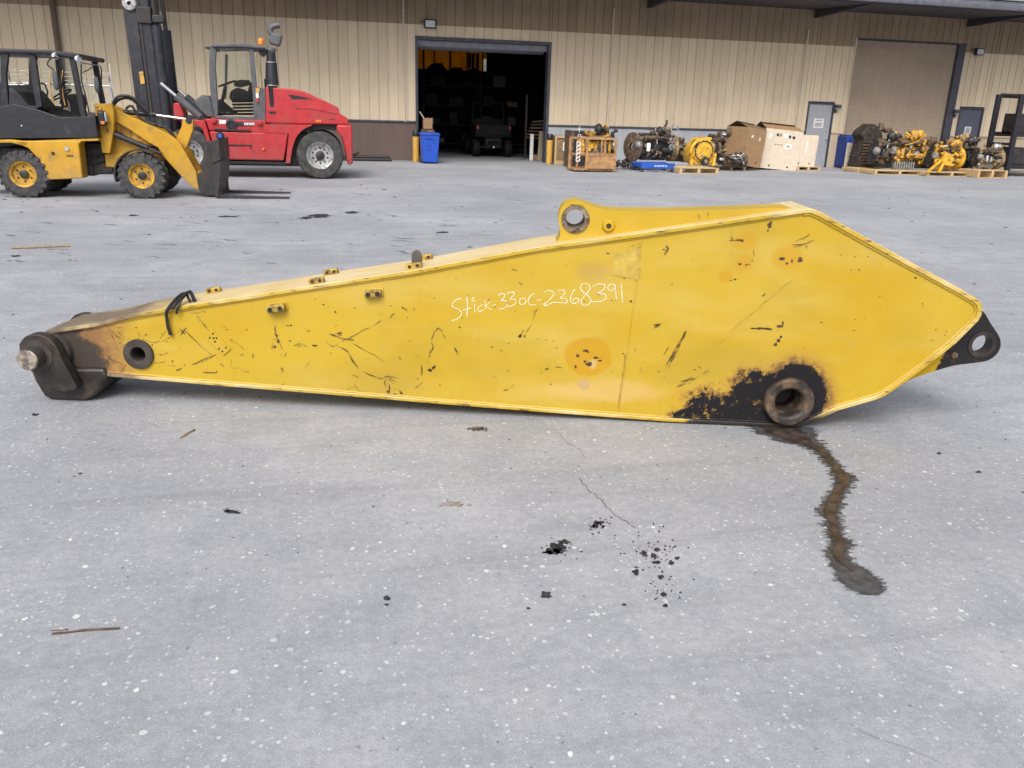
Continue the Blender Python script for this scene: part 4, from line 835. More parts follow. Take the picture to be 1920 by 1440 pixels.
# quick coupler, carriage, fork tines
KX = c2([(1090,806),(1130,790),(1150,1000),(1180,1275),(1085,1282),(1020,1232),(1000,1100),(1050,1060)], .3)
for y0, y1 in ((FY0+.06, FY0+.20), (FY1-.20, FY1-.06)): MB().prism(KX, y0, y1).build('coupler_cheek', MT['dark'], ld, bevel=.008)
cp = MB().prism(c2([(1095,800),(1205,770),(1222,960),(1150,990),(1120,830)], .2), .12, LW-.12).build('carriage_plate', MT['dark'], ld, bevel=.008)
MB().prism(c2([(1150,985),(1225,965),(1205,1290),(1165,1285)], .2), .14, LW-.14).build('carriage_lower', MT['dark'], ld, bevel=.008)
for y in (.18, 1.12):
    x0 = LD(160+1190*.20833, 340, .2)[0]; x1 = LD(160+(1835 if y < .5 else 1850)*.20833, 366, y)[0]
    f = [(x0-.02, .92), (x0+.025, .92), (x0+.045, .07), (x0+.09, .055), (x1, .032), (x1, .016), (x0, .014), (x0-.02, .05)]
    MB().prism(f, y, y+.11).build('fork_tine', MT['dark'], ld, bevel=.005)
q = p2(1215, 745, .3); MB().tube([p2(1200, 790, .3), q], .02, 8).build('hose_coupling', MT['dark'], ld); MB().lathe([(0, -.07), (.045, -.06), (.07, -.02), (.07, .02), (.045, .06), (0, .07)], q, (0, 1, 0), 18).build('coupling_cap', MT['dark'], ld); MB().lathe([(.045, 0), (.03, .02), (0, .022)], (q[0], q[1]-.06, q[2]), (0, -1, 0), 14).build('coupling_cap', MT['blue_steel'], ld)

# ------------------------------------------------------------------ red forklift
FK = Frame((350, 333), (600, 336)); fk = thing('forklift', 'large red forklift with grey open cab, tall black mast and upright exhaust', 'forklift', FK.A, FK.rz)
c3 = lambda pts, y=0.: FK.poly(pts, y, (300, 20), .23617); p3 = lambda a, b_, y=0.: FK.P3(300+a*.23617, 20+b_*.23617, y)
FW = 2.1
rw = FK(600, 291); fwh = FK(354, 286)
for x, y, face in [(rw[0], .2, -1), (rw[0], FW-.2, 1), (fwh[0], .2, -1), (fwh[0], FW-.2, 1)]: wheel(fk, (x, y, .53), .53, .40, .295, 'silver', 0, 10, face)
MB().cyl((rw[0], .4, .53), (rw[0], FW-.4, .53), .13).build('axle', MT['dark'], fk); MB().cyl((fwh[0], .4, .53), (fwh[0], FW-.4, .53), .16).build('axle', MT['dark'], fk)
hood = spline([(838,600),(880,603),(920,610),(1080,626),(1170,652),(1250,690),(1340,730),(1418,772)], 4)+[(1428,822),(1488,850),(1500,906),(1050,900),(838,892)]
ho = MB().prism(c3(hood, .15), .15, FW-.15).build('engine_hood', MT['red'], fk, bevel=.05, seg=4)
MB().prism(c3([(1015,665),(1120,680),(1215,703),(1050,703)], .13), .146, .153).build('hood_vent', MT['black'], ho, smooth=0)
MB().prism(c3([(1075,768),(1215,775),(1410,818),(1405,822),(1212,780),(1075,774)], .13), .135, .152).build('hood_crease', MT['red'], ho, bevel=.003)
MB().prism(c3([(1235,868),(1280,868),(1280,884),(1235,884)], .13), .143, .152).build('hood_reflector', MT['amber'], ho, smooth=0)
mk = MB()
for k in range(6): q = p3(1342+k*9, 861, .14); mk.box(q[0], q[0]+.014, .146, .148, q[2]-.014, q[2]+.014)
mk.build('hood_lettering', MT['inkblack'], ho, smooth=0)
MB().prism(c3([(862,800),(922,800),(918,818),(866,816)], .13), .138, .152).build('hood_latch', MT['black'], ho, smooth=0)
MB().prism(c3([(1405,905),(1525,908),(1533,1215),(1492,1228),(1470,1110),(1445,1010),(1400,950)], .05), .06, FW-.06).build('counterweight', MT['red'], fk, bevel=.04, seg=3)
MB().prism(c3([(1430,920),(1520,925),(1522,1180),(1500,1190),(1490,1030)], .05), .045, .061).build('counterweight_face', MT['red'], fk, bevel=.01)
MB().tube([p3(1530,1150,.4), p3(1560,1140,.4), p3(1578,1125,.4)], .03, 8).build('tow_hook', MT['dark'], fk)
MB().prism(c3(spline([(825,902),(1210,906)], 2)+spline([(1210,908),(1130,950),(1080,1010),(1050,1100),(1032,1212)], 4)+[(998,1212),(1022,978),(825,968)], .0), .0, .42).build('rear_fender', MT['red'], fk, bevel=.015)
MB().prism(c3([(1050,905),(1410,906),(1400,955),(1270,945),(1110,975),(1080,1010)], .1), .3, FW-.3).build('wheel_housing', MT['black'], fk)
MB().prism(c3([(388,958),(1018,972),(984,1192),(480,1182),(430,1100)], .0), .01, .5).build('side_tank', MT['red'], fk, bevel=.03, seg=3)
MB().prism(c3([(388,958),(1018,972),(984,1192),(480,1182),(430,1100)], .0), FW-.5, FW-.01).build('side_tank', MT['red'], fk, bevel=.03, seg=3)
MB().prism(c3([(478,1058),(728,1066),(726,1102),(712,1074),(478,1070)], -.01), -.008, .012).build('step_edge', MT['black'], fk, bevel=.003); MB().prism(c3([(430,935),(720,945),(720,958),(430,948)], -.01), -.02, .10).build('step_tread', MT['dark'], fk, bevel=.004)
q = p3(822, 1098, .0); MB().lathe([(.03, 0), (.022, .03), (0, .03)], q, (0, -1, 0), 12).build('tank_valve', MT['amber'], fk)
MB().prism(c3([(360,858),(840,872),(832,972),(390,952)], .05), .03, FW-.05).build('deck', MT['red'], fk, bevel=.02)
MB().prism(c3([(535,885),(745,886),(745,912),(600,918),(535,912)], .02), .018, .032).build('nameplate', MT['black'], fk, smooth=0)
mk = MB()
for k in range(7): q = p3(668+k*12, 899, .01); mk.box(q[0], q[0]+.022, .014, .0165, q[2]-(.028 if k % 3 else .022), q[2]+.028)
mk.build('nameplate_lettering', MT['white'], fk, smooth=0)
q = p3(565, 905, .0); MB().lathe([(.12, 0), (.115, .03), (.07, .035), (.06, .01), (0, .01)], (q[0], .025, q[2]), (0, -1, 0), 20).build('fuel_cap', MT['black'], fk)
MB().prism(c3([(470,868),(525,870),(523,900),(470,898)], .02), .020, .028).build('notice_plate', MT['paper'], fk, smooth=0)
for a, b_ in ((425, 870), (790, 885)): q = p3(a, b_, .0); MB().lathe([(.06, 0), (.06, .06), (0, .07)], (q[0], .02, q[2]), (0, -1, 0), 14).build('cab_mount', MT['red'], fk)
MB().box(fwh[0], rw[0]-.3, .3, FW-.3, .26, 1.0).build('chassis', MT['dark'], fk, bevel=.02)
MB().prism(c3([(500,1192),(1010,1200),(1000,1222),(500,1212)], .1), .06, .5).build('skid_rail', MT['black'], fk, bevel=.006)
MB().prism(c3([(170,880),(300,868),(352,872),(372,930),(402,1040),(372,1042),(335,935),(280,905),(170,905)], .0), .0, .44).build('front_fender', MT['red'], fk, bevel=.015)
MB().prism(c3([(105,735),(150,730),(185,810),(190,870),(110,870)], .3), .3, .9).build('front_cowl', MT['red'], fk, bevel=.02)
MB().prism(c3([(268,715),(335,668),(400,690),(420,760),(440,850),(380,845),(320,790)], .3), .25, FW-.5).build('dash_cowl', MT['grey_cab'], fk, bevel=.03, seg=3)
# cab
for y0, y1 in ((.16, .24), (1.45, 1.53)):
    for nm, pts in [('front_pillar', [(392,300),(425,262),(448,275),(440,420),(462,820),(432,850),(402,680),(390,500)]), ('rear_pillar', [(705,300),(740,292),(768,600),(775,858),(742,852),(738,700)]), ('rear_panel', [(768,600),(838,620),(838,892),(745,880),(745,850),(772,850)]), ('sill', [(432,830),(760,850),(760,878),(432,856)]), ('roof_rail', [(412,262),(640,256),(828,292),(826,315),(640,305),(500,322),(445,300)])]:
        MB().prism(c3(pts, y0), y0, y1).build(nm, MT['grey_cab'], fk, bevel=.012)
MB().prism(c3([(405,268),(640,254),(828,286),(830,305),(640,290),(420,292)], .16), .10, 1.60).build('cab_roof', MT['grey_cab'], fk, bevel=.02, seg=3)
MB().prism(c3([(340,290),(360,283),(420,276),(420,300),(390,304)], .16), .3, 1.4).build('sun_visor', MT['black'], fk, bevel=.008)
MB().prism(c3([(466,320),(486,320),(482,520),(476,700),(462,700),(462,520)], .2), 1.40, 1.45).build('inner_pillar', MT['grey_cab'], fk, bevel=.006)
MB().tube([p3(790,340,.2), p3(797,470,.2), p3(812,620,.2), p3(826,860,.2)], .02, 8).build('rear_grab_rail', gm('brass_rail', (.22, .17, .09), .45), fk)
glass(fk, c3([(450,325),(700,310),(735,600),(740,840),(462,815)], .2), .235); glass(fk, c3([(450,325),(700,310),(735,600),(740,840),(462,815)], .2), 1.47)
seat = MB().prism(c3([(560,640),(610,610),(660,625),(690,650),(725,560),(735,700),(735,720),(560,712),(550,690)], .6), .55, 1.15).build('seat', MT['seat'], fk, bevel=.05, seg=3)
MB().prism(c3([(590,560),(650,548),(715,552),(722,590),(640,612),(590,598)], .6), .5, .58).build('armrest', MT['seat'], fk, bevel=.02)
for k in range(5): MB().prism(c3([(565+k*3,712+k*25),(732,708+k*26),(733,726+k*26),(572+k*3,730+k*25)], .6), .58, 1.12).build('seat_bellows', MT['seat'], fk, bevel=.02)
MB().tube([p3(470,790,.8), p3(500,690,.8), p3(520,600,.8)], .04, 8).build('steering_column', MT['seat'], fk)
q = Vector(p3(530, 580, .8)); ax = Vector((-.35, 0, .94)).normalized(); u = Vector((0, 1, 0)); v = ax.cross(u)
MB().tube([q+(u*math.cos(t)+v*math.sin(t))*.2 for t in [2*math.pi*k/24 for k in range(25)]], .016, 6).build('steering_wheel', MT['seat'], fk)
MB().prism(c3([(470,700),(500,730),(560,780),(600,810),(600,830),(470,830)], .7), .55, 1.2).build('pedal_box', MT['seat'], fk, bevel=.02)
q = p3(803, 262, .5); bc = MB().lathe([(.0, .12), (.05, .11), (.075, .06), (.08, -.02), (0, -.02)], q, (0, 0, 1), 18).build('beacon', MT['amber'], fk)
MB().prism(c3([(758,615),(790,610),(790,650),(762,655)], .14), .13, .158).build('warning_plate', MT['yellow_post'], fk, smooth=0); MB().prism(c3([(760,655),(782,652),(784,690),(764,695)], .14), .132, .158).build('white_plate', MT['white'], fk, smooth=0); MB().prism(c3([(762,696),(784,692),(784,725),(766,728)], .14), .134, .158).build('red_plate', MT['red'], fk, smooth=0)
MB().prism(c3([(770,300),(830,300),(845,330),(820,365),(790,350)], .2), .25, .5).build('rear_work_lamp', MT['black'], fk, bevel=.01)
# exhaust and intake
EY = .28
ex = MB().lathe([(.0, 0), (.135, 0), (.14, .05), (.14, .55), (.145, .56), (.145, .575), (.14, .58), (.10, .62)], p3(893, 765, EY), (-.01, 0, 1), 24).build('exhaust_shield', MT['black'], fk)
a_, b2 = Vector(p3(890, 600, EY)), Vector(p3(880, 315, EY))
MB().cyl(a_, a_+(b2-a_)*.66, .15, .12, 22).build('muffler', MT['black'], fk); MB().cyl(a_+(b2-a_)*.66, b2, .105, .095, 20).build('muffler_neck', MT['black'], fk)
for t in (.01, .655): q = a_+(b2-a_)*t; MB().cyl(q, q+(b2-a_).normalized()*.018, .155-.033*t, seg=24).build('muffler_band', MT['chrome'], fk)
MB().tube([p3(880,320,EY), p3(892,290,EY)], .10, 16).build('stack_neck', MT['grey_cab'], fk); MB().prism(c3([(862,235),(885,170),(972,190),(950,285),(865,262)], EY-.1), EY-.12, EY+.14).build('intake_head', MT['grey_cab'], fk, bevel=.04, seg=3)
MB().tube(spline([p3(885,190,EY), p3(876,160,EY), p3(886,132,EY), p3(915,118,EY), p3(952,116,EY)], 5), .066, 14).build('rain_pipe', MT['grey_cab'], fk)
# mast: two pairs of channels leaning back, cross members, chains, hydraulic rams, tilt cylinders
def mast_pt(a, b_, y): return FK.P3(a*.27778, b_*.27778, y)
mb0, mb1 = Vector(mast_pt(1010, 860, .5)), Vector(mast_pt(905, 30, .5)); md = (mb1-mb0).normalized(); side = Vector((md.z, 0, -md.x)); foot = mb0-md*((mb0.z-.25)/md.z)+Vector((.09, 0, 0)); H_ = 4.6
for y in (.42, FW-.42-.12):
    for off, w_, d_, nm in ((-.17, .26, .12, 'outer_channel'), (.085, .24, .10, 'inner_channel')):
        P = foot+side*off; P = Vector((P.x, y+.06, P.z)); MB().bar(P, P+md*H_, w_, d_).build(nm, MT['mast'], fk, bevel=.01)
    P = foot+side*.30; P = Vector((P.x, y+.07, P.z)); MB().tube([P+md*.3, P+md*2.9], .115, 16).build('lift_ram', MT['mast'], fk); MB().tube([P+md*2.9, P+md*H_], .05, 12).build('ram_rod', MT['dark'], fk)
    P = foot+side*.0; P = Vector((P.x, y-.01, P.z)); MB().bar(P+md*.4, P+md*H_, .05, .02).build('lift_chain', MT['dark'], fk)
for t in (.5, 1.9, 3.2, 4.45):
    P = foot+md*t; MB().box(P.x-.2, P.x-.08, .54, FW-.54, P.z-.09, P.z+.09).build('mast_cross_member', MT['mast'], fk, bevel=.01)
P = foot+md*3.32; MB().lathe([(.04, -.04), (.13, -.03), (.15, 0), (.13, .03), (.04, .04)], (P.x-.16, .38, P.z), (0, 1, 0), 24).build('chain_sheave', MT['silver'], fk)
P = foot+md*3.1+side*.1; MB().obox((P.x, .45, P.z), (.30, .16, .34)).build('mast_bracket', MT['dark'], fk, bevel=.02); MB().obox((P.x+.28, .47, P.z-.06), (.24, .2, .16)).build('ram_clamp', MT['dark'], fk, bevel=.02)
MB().prism([mast_pt(935, 484, .40)[0::2], mast_pt(965, 482, .40)[0::2], mast_pt(978, 565, .40)[0::2], mast_pt(950, 568, .40)[0::2]], .405, .418).build('warning_decal', MT['yellow_post'], fk, smooth=0)
q0, q1 = Vector(p3(322, 842, .35)), Vector(p3(5, 575, .35))
for y in (.35, FW-.4):
    a_, b2 = Vector((q0.x, y, q0.z)), Vector((q1.x, y, q1.z)); MB().tube([a_, a_+(b2-a_)*.62], .085, 14).build('tilt_cylinder', MT['grey_cab'], fk); MB().tube([a_+(b2-a_)*.62, b2], .04, 12).build('tilt_rod', MT['chrome'], fk)
    MB().lathe([(0, -.06), (.07, -.05), (.075, 0), (.07, .05), (0, .06)], a_, (0, 1, 0), 16).build('cylinder_eye', MT['dark'], fk)
P = foot+md*.35; MB().prism([(P.x-.45, .05), (P.x-.40, .05), (P.x-.36, .9), (P.x-.42, .9)], .5, FW-.5).build('fork_carriage', MT['dark'], fk, bevel=.01)
for y in (.62, FW-.74): MB().prism([(P.x-.52, .9), (P.x-.46, .9), (P.x-.46, .09), (P.x-1.7, .07), (P.x-1.7, .05), (P.x-.50, .03)], y, y+.13).build('fork_tine', MT['dark'], fk, bevel=.006)
# ------------------------------------------------------------------ things along the wall
def spot(px0, px1, pyb, pyt):
    """ground spot, width and height of something that stands square to the wall"""
    P = G((px0+px1)/2, pyb); k = lambda px, py: EYEP+ray(px, py)*(P.y/ray(px, py).y)
    return P, k(px1, pyb).x-k(px0, pyb).x, k((px0+px1)/2, pyt).z
def pallet(label, px0, px1, pyb, dep=1.0, rz=0., mt='wood', hgt=.13, nb=6, group='wooden pallets under the engines'):
    P, W_, _ = spot(px0, px1, pyb, pyb-5)
    t = thing('pallet', label, 'pallet', (P.x, P.y, 0), rz, group); rn = random.Random(int(px0)+nb)
    for k in range(3): x = (-.5+.5*k)*(W_-.09); MB().box(x-.045, x+.045, .0, dep, .018, hgt-.022).build('stringer', MT[mt], t, bevel=.004)
    bw = dep/nb*.74
    for k in range(nb): y = k*(dep-bw)/(nb-1); MB().box(-W_/2+rn.uniform(-.01, .01), W_/2+rn.uniform(-.01, .01), y, y+bw, hgt-.022, hgt).build('deck_board', MT[mt], t, bevel=.004)
    for y in (0, dep-bw): MB().box(-W_/2, W_/2, y, y+bw, 0, .018).build('base_board', MT[mt], t, bevel=.003)
    return P, W_
def engine(label, px0, px1, pyb, pyt, main, z0=.13, dep=.8, end_on=False, seed=1, second=None, trim='eng_dark', flip=False, pulley='eng_dark', fins=False, lumps=16, dy=.1, tall=0):
    P, W_, H_ = spot(px0, px1, pyb, pyt); H_ = (H_-z0)*(1.0 if end_on else 1.10)
    t = thing('engine', label, 'engine', (P.x, P.y+dy, z0), 0, 'engines stored along the wall'); rn = random.Random(seed)
    second = second or main; L, D_ = (W_, dep)
    fx = (lambda x: L/2-x) if flip else (lambda x: x-L/2)
    def bx(x0, x1, y0, y1, za, zb): a, b = sorted((fx(x0*L), fx(x1*L))); return MB().box(a, b, y0*D_, y1*D_, za*H_, zb*H_)
    P3 = lambda x, y, z: Vector((fx(x*L), y*D_, z*H_))
    if not end_on:
        bl = bx(.16, .82, .25, .75, .22, .58)
        for k in range(6): q = .19+k*.105; a = bx(q, q+.05, .21, .25, .28, .52); bl.add(a.v, a.f)
        bl.build('engine_block', MT[main], t, bevel=.02)
        pn = MB(); xs_ = [fx(.18*L), fx(.80*L)]; pn.add([(xs_[0], .3*D_, .22*H_), (xs_[1], .3*D_, .22*H_), (xs_[1], .7*D_, .22*H_), (xs_[0], .7*D_, .22*H_), (xs_[0]*.8, .36*D_, .04*H_), (xs_[1]*.8, .36*D_, .04*H_), (xs_[1]*.8, .64*D_, .04*H_), (xs_[0]*.8, .64*D_, .04*H_)], [(0,1,2,3),(4,5,6,7),(0,1,5,4),(1,2,6,5),(2,3,7,6),(3,0,4,7)]); pn.build('oil_pan', MT[trim if not fins else 'alu'], t, bevel=.02)
        if fins:
            for k in range(9): bx(.20+k*.055, .225+k*.055, .12, .30, .0, .20).build('cooler_fin', MT['alu'], t, bevel=.006)
        bx(.17, .80, .28, .72, .582, .70).build('cylinder_head', MT[second], t, bevel=.015)
        for k in range(3): bx(.19+k*.20, .37+k*.20, .33, .67, .702, .80).build('valve_cover', MT[main], t, bevel=.03, seg=3)
        r_ = min(.40*H_, .46*D_)
        MB().lathe([(.2*r_, -.02), (.9*r_, -.02), (r_, 0), (r_, .10*L), (.85*r_, .13*L), (.3*r_, .14*L), (0, .14*L)], P3(.84, .5, .40), (-1 if flip else 1, 0, 0), 32).build('flywheel_housing', MT[second], t)
        for k, (cz, rr) in enumerate([(.30, .20), (.56, .13), (.72, .09)]):
            MB().lathe([(0, 0), (rr*H_, 0), (rr*H_, .02), (rr*H_*.9, .03), (rr*H_, .04), (rr*H_, .06), (rr*H_*.3, .062), (0, .07)], P3(.14, .5-.1*(k == 2), cz), (1 if flip else -1, 0, 0), 24).build('belt_pulley', MT[pulley], t)
        mf = MB(); [mf.tube([P3(.24+.1*k, .28, .62), P3(.24+.1*k, .12, .64), P3(.28+.1*k, .10, .68)], .04*H_, 8) for k in range(5)]; mf.tube([P3(.22, .10, .68), P3(.5, .09, .69), P3(.74, .10, .68)], .055*H_, 10); mf.build('exhaust_manifold', MT['eng_rust'], t)
        c = P3(.52, .08, .86)
        MB().lathe([(.03*H_, -.10*H_), (.09*H_, -.09*H_), (.13*H_, -.03*H_), (.14*H_, .02*H_), (.10*H_, .07*H_), (.05*H_, .09*H_), (.08*H_, .13*H_), (.08*H_, .17*H_), (0, .17*H_)], c, (1, -.25, .1), 20).build('turbocharger', MT[trim], t)
        MB().tube(spline([c, c+Vector((.14*L, 0, .08*H_)), c+Vector((.22*L, .1, .02*H_)), c+Vector((.26*L, .22, -.12*H_))], 5), .05*H_, 10).build('air_pipe', MT[second], t)
        for k in range(2): q = P3(.32+.14*k, .10, .30); MB().lathe([(0, -.02*H_), (.055*H_, 0), (.06*H_, .03*H_), (.06*H_, .20*H_), (.04*H_, .23*H_), (0, .23*H_)], q, (0, 0, 1), 16).build('oil_filter', MT['white' if k == 0 and main == 'eng_dark' else trim], t)
        MB().cyl(P3(.60, .14, .34), P3(.80, .14, .34), .075*H_, seg=16).build('starter_motor', MT[trim], t); MB().lathe([(0, 0), (.08*H_, .01), (.10*H_, .05), (.10*H_, .14), (.05*H_, .17), (0, .17)], P3(.17, .14, .48), (1 if flip else -1, 0, 0), 18).build('alternator', MT['alu'], t)
    else:
        r_ = min(.42*H_, .45*L)
        MB().prism([(-.40*L, .10*H_), (-.46*L, .30*H_), (-.44*L, .55*H_), (-.30*L, .80*H_), (-.10*L, .97*H_), (.22*L, .95*H_), (.36*L, .80*H_), (.44*L, .55*H_), (.46*L, .30*H_), (.38*L, .10*H_), (.2*L, .02*H_), (-.2*L, .02*H_)], .14*D_, .9*D_).build('engine_block', MT[main], t, bevel=.03, seg=3)
        MB().lathe([(0, 0), (.55*r_, 0), (.72*r_, .01), (.98*r_, .03), (r_, .06), (r_, .12)], (0, .04*D_, .52*H_), (0, 1, 0), 36).build('timing_cover', MT[second], t)
        tw = MB(); tw.tube([(.34*r_*math.cos(a), .03*D_, .50*H_+.34*r_*math.sin(a)) for a in [R(200+14*k) for k in range(11)]], .02, 8); tw.build('cover_rib', MT[second], t)
        for k in range(14):
            a = 2*math.pi*k/14; MB().cyl((.86*r_*math.cos(a), .055*D_, .52*H_+.86*r_*math.sin(a)), (.86*r_*math.cos(a), .0, .52*H_+.86*r_*math.sin(a)), .035*r_, seg=6).build('cover_bolt', MT['eng_dark'], t)
        MB().tube([(.80*r_*math.cos(a), .05*D_, .52*H_+.80*r_*math.sin(a)) for a in [2*math.pi*k/36 for k in range(37)]], .022, 6).build('gasket_ring', MT['eng_rust'], t)
        MB().lathe([(0, -.01), (.22*r_, -.01), (.24*r_, .02), (.24*r_, .08)], (-.36*L, .02*D_, .74*H_), (0, 1, 0), 20).build('pump_pulley', MT['eng_dark'], t)
        MB().tube(spline([(-.42*L, .05, .3*H_), (-.52*L, .0, .5*H_), (-.44*L, .0, .72*H_), (-.25*L, .05, .9*H_)], 5), .045, 9).build('coolant_pipe', MT[main], t); MB().tube(spline([(.3*L, .05, .95*H_), (.45*L, .0, .8*H_), (.5*L, .0, .55*H_)], 5), .04, 9).build('coolant_pipe', MT['eng_dark'], t)
        for sx in (-1, 1): MB().lathe([(0, -.02), (.10*r_, -.01), (.12*r_, .03)], (sx*.3*r_, .03*D_, .64*H_), (0, 1, 0), 14).build('cover_boss', MT[second], t)
        MB().lathe([(0, -.05), (.10*r_, -.05), (.16*r_, -.03), (.34*r_, -.03), (.38*r_, 0), (.38*r_, .04), (0, .06)], (.06*L, -.02, .16*H_), (0, 1, 0), 28).build('crank_pulley', MT['eng_dark'], t); MB().lathe([(0, -.02), (.16*r_, -.02), (.18*r_, .01)], (.06*L, -.065, .16*H_), (0, 1, 0), 20).build('pulley_hub', MT['eng_tan'], t)
        for sx in (-1, 1): MB().prism([(sx*.34*L, 0), (sx*.48*L, 0), (sx*.50*L, .42*H_), (sx*.42*L, .42*H_)], .04*D_, .2*D_).build('support_leg', MT[second], t, bevel=.01)
        MB().box(-.05*L, .28*L, .10*D_, .5*D_, .86*H_, .99*H_).build('valve_cover', MT[main], t, bevel=.02, seg=3); MB().box(-.30*L, -.08*L, .12*D_, .5*D_, .80*H_, .92*H_).build('thermostat_housing', MT[main], t, bevel=.02)
    # small castings, brackets, hoses and lines: each its own part
    for k in range(lumps):
        x, z = rn.uniform(.12, .86), rn.uniform(.16, .92); y = rn.uniform(.04, .24) if not end_on else rn.uniform(.06, .2)
        m_ = MT[rn.choice([main, main, second, trim, 'eng_rust', 'alu' if rn.random() < .35 else trim])]
        if end_on and abs(x-.5) < .3 and .3 < z < .75: continue
        if rn.random() < .5:
            s_ = rn.uniform(.035, .09)*H_; MB().obox(P3(x, y, z), (s_*rn.uniform(1, 2.2), s_, s_*rn.uniform(.7, 1.5)), Matrix.Rotation(rn.uniform(-.5, .5), 3, 'Y')).build('bracket', m_, t, bevel=.012)
        else:
            q = P3(x, y, z); a = Vector((rn.uniform(-1, 1), rn.uniform(-.6, .1), rn.uniform(-1, 1))).normalized(); r2 = rn.uniform(.03, .06)*H_
            MB().lathe([(0, 0), (r2, 0), (r2*1.15, r2*.3), (r2*1.15, r2*.7), (r2*.8, r2*.9), (r2*.8, r2*2), (0, r2*2.1)], q, a, 14).build('fitting', m_, t)
    for k in range(7 if not end_on else 2):
        a = P3(rn.uniform(.12, .5), rn.uniform(.02, .2), rn.uniform(.3, .95)); b = P3(rn.uniform(.45, .88), rn.uniform(.02, .2), rn.uniform(.2, .9)); md_ = (a+b)/2+Vector((0, -.05, rn.uniform(-.12, .14)))
        MB().tube(spline([a, md_, b], 6), rn.choice([.014, .018, .028]), 7).build('engine_hose', MT[rn.choice(['rubber_hose', 'rubber_hose', 'alu', second])], t)
    return t

# open bay: bollards, bin
def bollard(label, px, py, pyt):
    P, _, H_ = spot(px-6, px+6, py, pyt); t = thing('bollard', label, 'bollard', (P.x, P.y, 0), 0, 'bollards guarding the open bay')
    MB().lathe([(.10, 0), (.10, H_-.2), (.095, H_-.18)], (0, 0, 0), (0, 0, 1), 22).build('post', MT['yellow_post'], t); MB().lathe([(.102, H_-.19), (.106, H_-.17), (.106, H_-.02), (.09, H_), (0, H_+.005)], (0, 0, 0), (0, 0, 1), 22).build('cap', MT['black'], t)
bollard('scuffed yellow bollard with black cap beside the blue wheeled bin', 780, 303.5, 244); bollard('yellow bollard with black cap beside the framed wooden case', 1029, 308, 251)
P, W_, H_ = spot(790, 824, 307, 249)
t = thing('wheelie_bin', 'bright blue wheeled bin standing at the open bay', 'bin', (P.x, P.y, 0))
b = MB(); w0, w1 = W_*.40, W_*.5; b.add([(-w0, 0, .04), (w0, 0, .04), (w0, .5, .04), (-w0, .5, .04), (-w1, -.06, H_*.93), (w1, -.06, H_*.93), (w1, .58, H_*.93), (-w1, .58, H_*.93)], [(0,1,2,3),(0,1,5,4),(1,2,6,5),(2,3,7,6),(3,0,4,7)]); b.build('body', MT['blue'], t, bevel=.02)
MB().box(-w1-.02, w1+.02, -.09, .60, H_*.93, H_*.965).build('rim', MT['blue'], t, bevel=.012); MB().prism([(-w1-.015, H_*.966), (w1+.015, H_*.966), (w1-.02, H_), (-w1+.02, H_)], -.085, .62).build('lid', MT['blue'], t, bevel=.015)
MB().box(-w1*.55, w1*.2, -.075, -.04, H_*.80, H_*.84).build('front_grip', MT['navy'], t, bevel=.008); MB().box(-w1*.4, w1*.1, -.055, -.03, H_*.58, H_*.61).build('front_rib', MT['navy'], t, bevel=.006); MB().box(-w1*.4, w1*.1, -.040, -.015, H_*.44, H_*.46).build('moulded_mark', MT['navy'], t, bevel=.004)
MB().cyl((-w0, .52, .12), (w0, .52, .12), .02, seg=8).build('axle', MT['dark'], t)
for sx in (-1, 1): MB().lathe([(0, -.03), (.1, -.03), (.12, -.015), (.12, .015), (.1, .03), (0, .03)], (sx*(w0+.02), .52, .12), (1, 0, 0), 20).build('wheel', MT['rubber'], t)
P2_ = (P.x+.02, P.y+.66, .0); bxx = MB().box(-.14, .14, 0, .26, 1.02, 1.34)
t = thing('carton', 'small brown carton propped behind the blue wheeled bin', 'box', (P.x+.02, P.y+.75, 0)); bxx.build('carton_body', MT['card'], t, bevel=.006); MB().obox((-.18, .1, 1.42), (.02, .2, .26), Matrix.Rotation(-.6, 3, 'Y')).build('carton_flap', MT['card_pale'], t); MB().box(-.2, .2, -.02, .3, 0, 1.0).build('stand', MT['eng_rust'], t, bevel=.01)
# wall lamps
def flood(label, px, py, off=.0, s=1.):
    P = WL(px, py); t = thing('wall_lamp', label, 'wall lamp', (P.x, WALL, P.z), 0, 'floodlights on the warehouse wall')
    MB().prism([(-.19*s, -.13*s), (.19*s, -.13*s), (.19*s, .13*s), (-.19*s, .13*s)], -.26, -.12).build('housing', MT['black'], t, bevel=.025, seg=3)
    MB().box(-.15*s, .15*s, -.267, -.262, -.095*s, .095*s).build('lens', MT['lampglass'], t, bevel=.002)
    MB().box(-.06, .06, -.12, -.002, -.05, .05).build('wall_bracket', MT['black'], t, bevel=.008)
    MB().tube(spline([(-.05, -.05, .06), (-.15, -.03, .10), (-.30, -.02, .06)], 4), .01, 6).build('cable', MT['black'], t)
flood('black floodlight above the open bay', 805, 46); flood('black floodlight above the slate grey door', 1829, 98, s=.9)
def hoodlamp(label, px, py):
    P = WL(px, py); t = thing('door_lamp', label, 'lamp', (P.x, WALL, P.z), 0, 'hooded lamps beside the doors')
    MB().box(-.06, .06, -.03, -.002, -.14, .14).build('back_plate', MT['trim'], t, bevel=.005); MB().prism([(-.09, .14), (.09, .14), (.12, .02), (-.12, .02)], -.22, -.03).build('hood', MT['trim'], t, bevel=.01); MB().box(-.07, .07, -.18, -.05, -.02, .02).build('lens', MT['lampglass'], t, bevel=.006)
hoodlamp('small hooded lamp beside the pale grey door', 1566, 204); hoodlamp('small hooded lamp beside the slate grey door', 1789, 213)

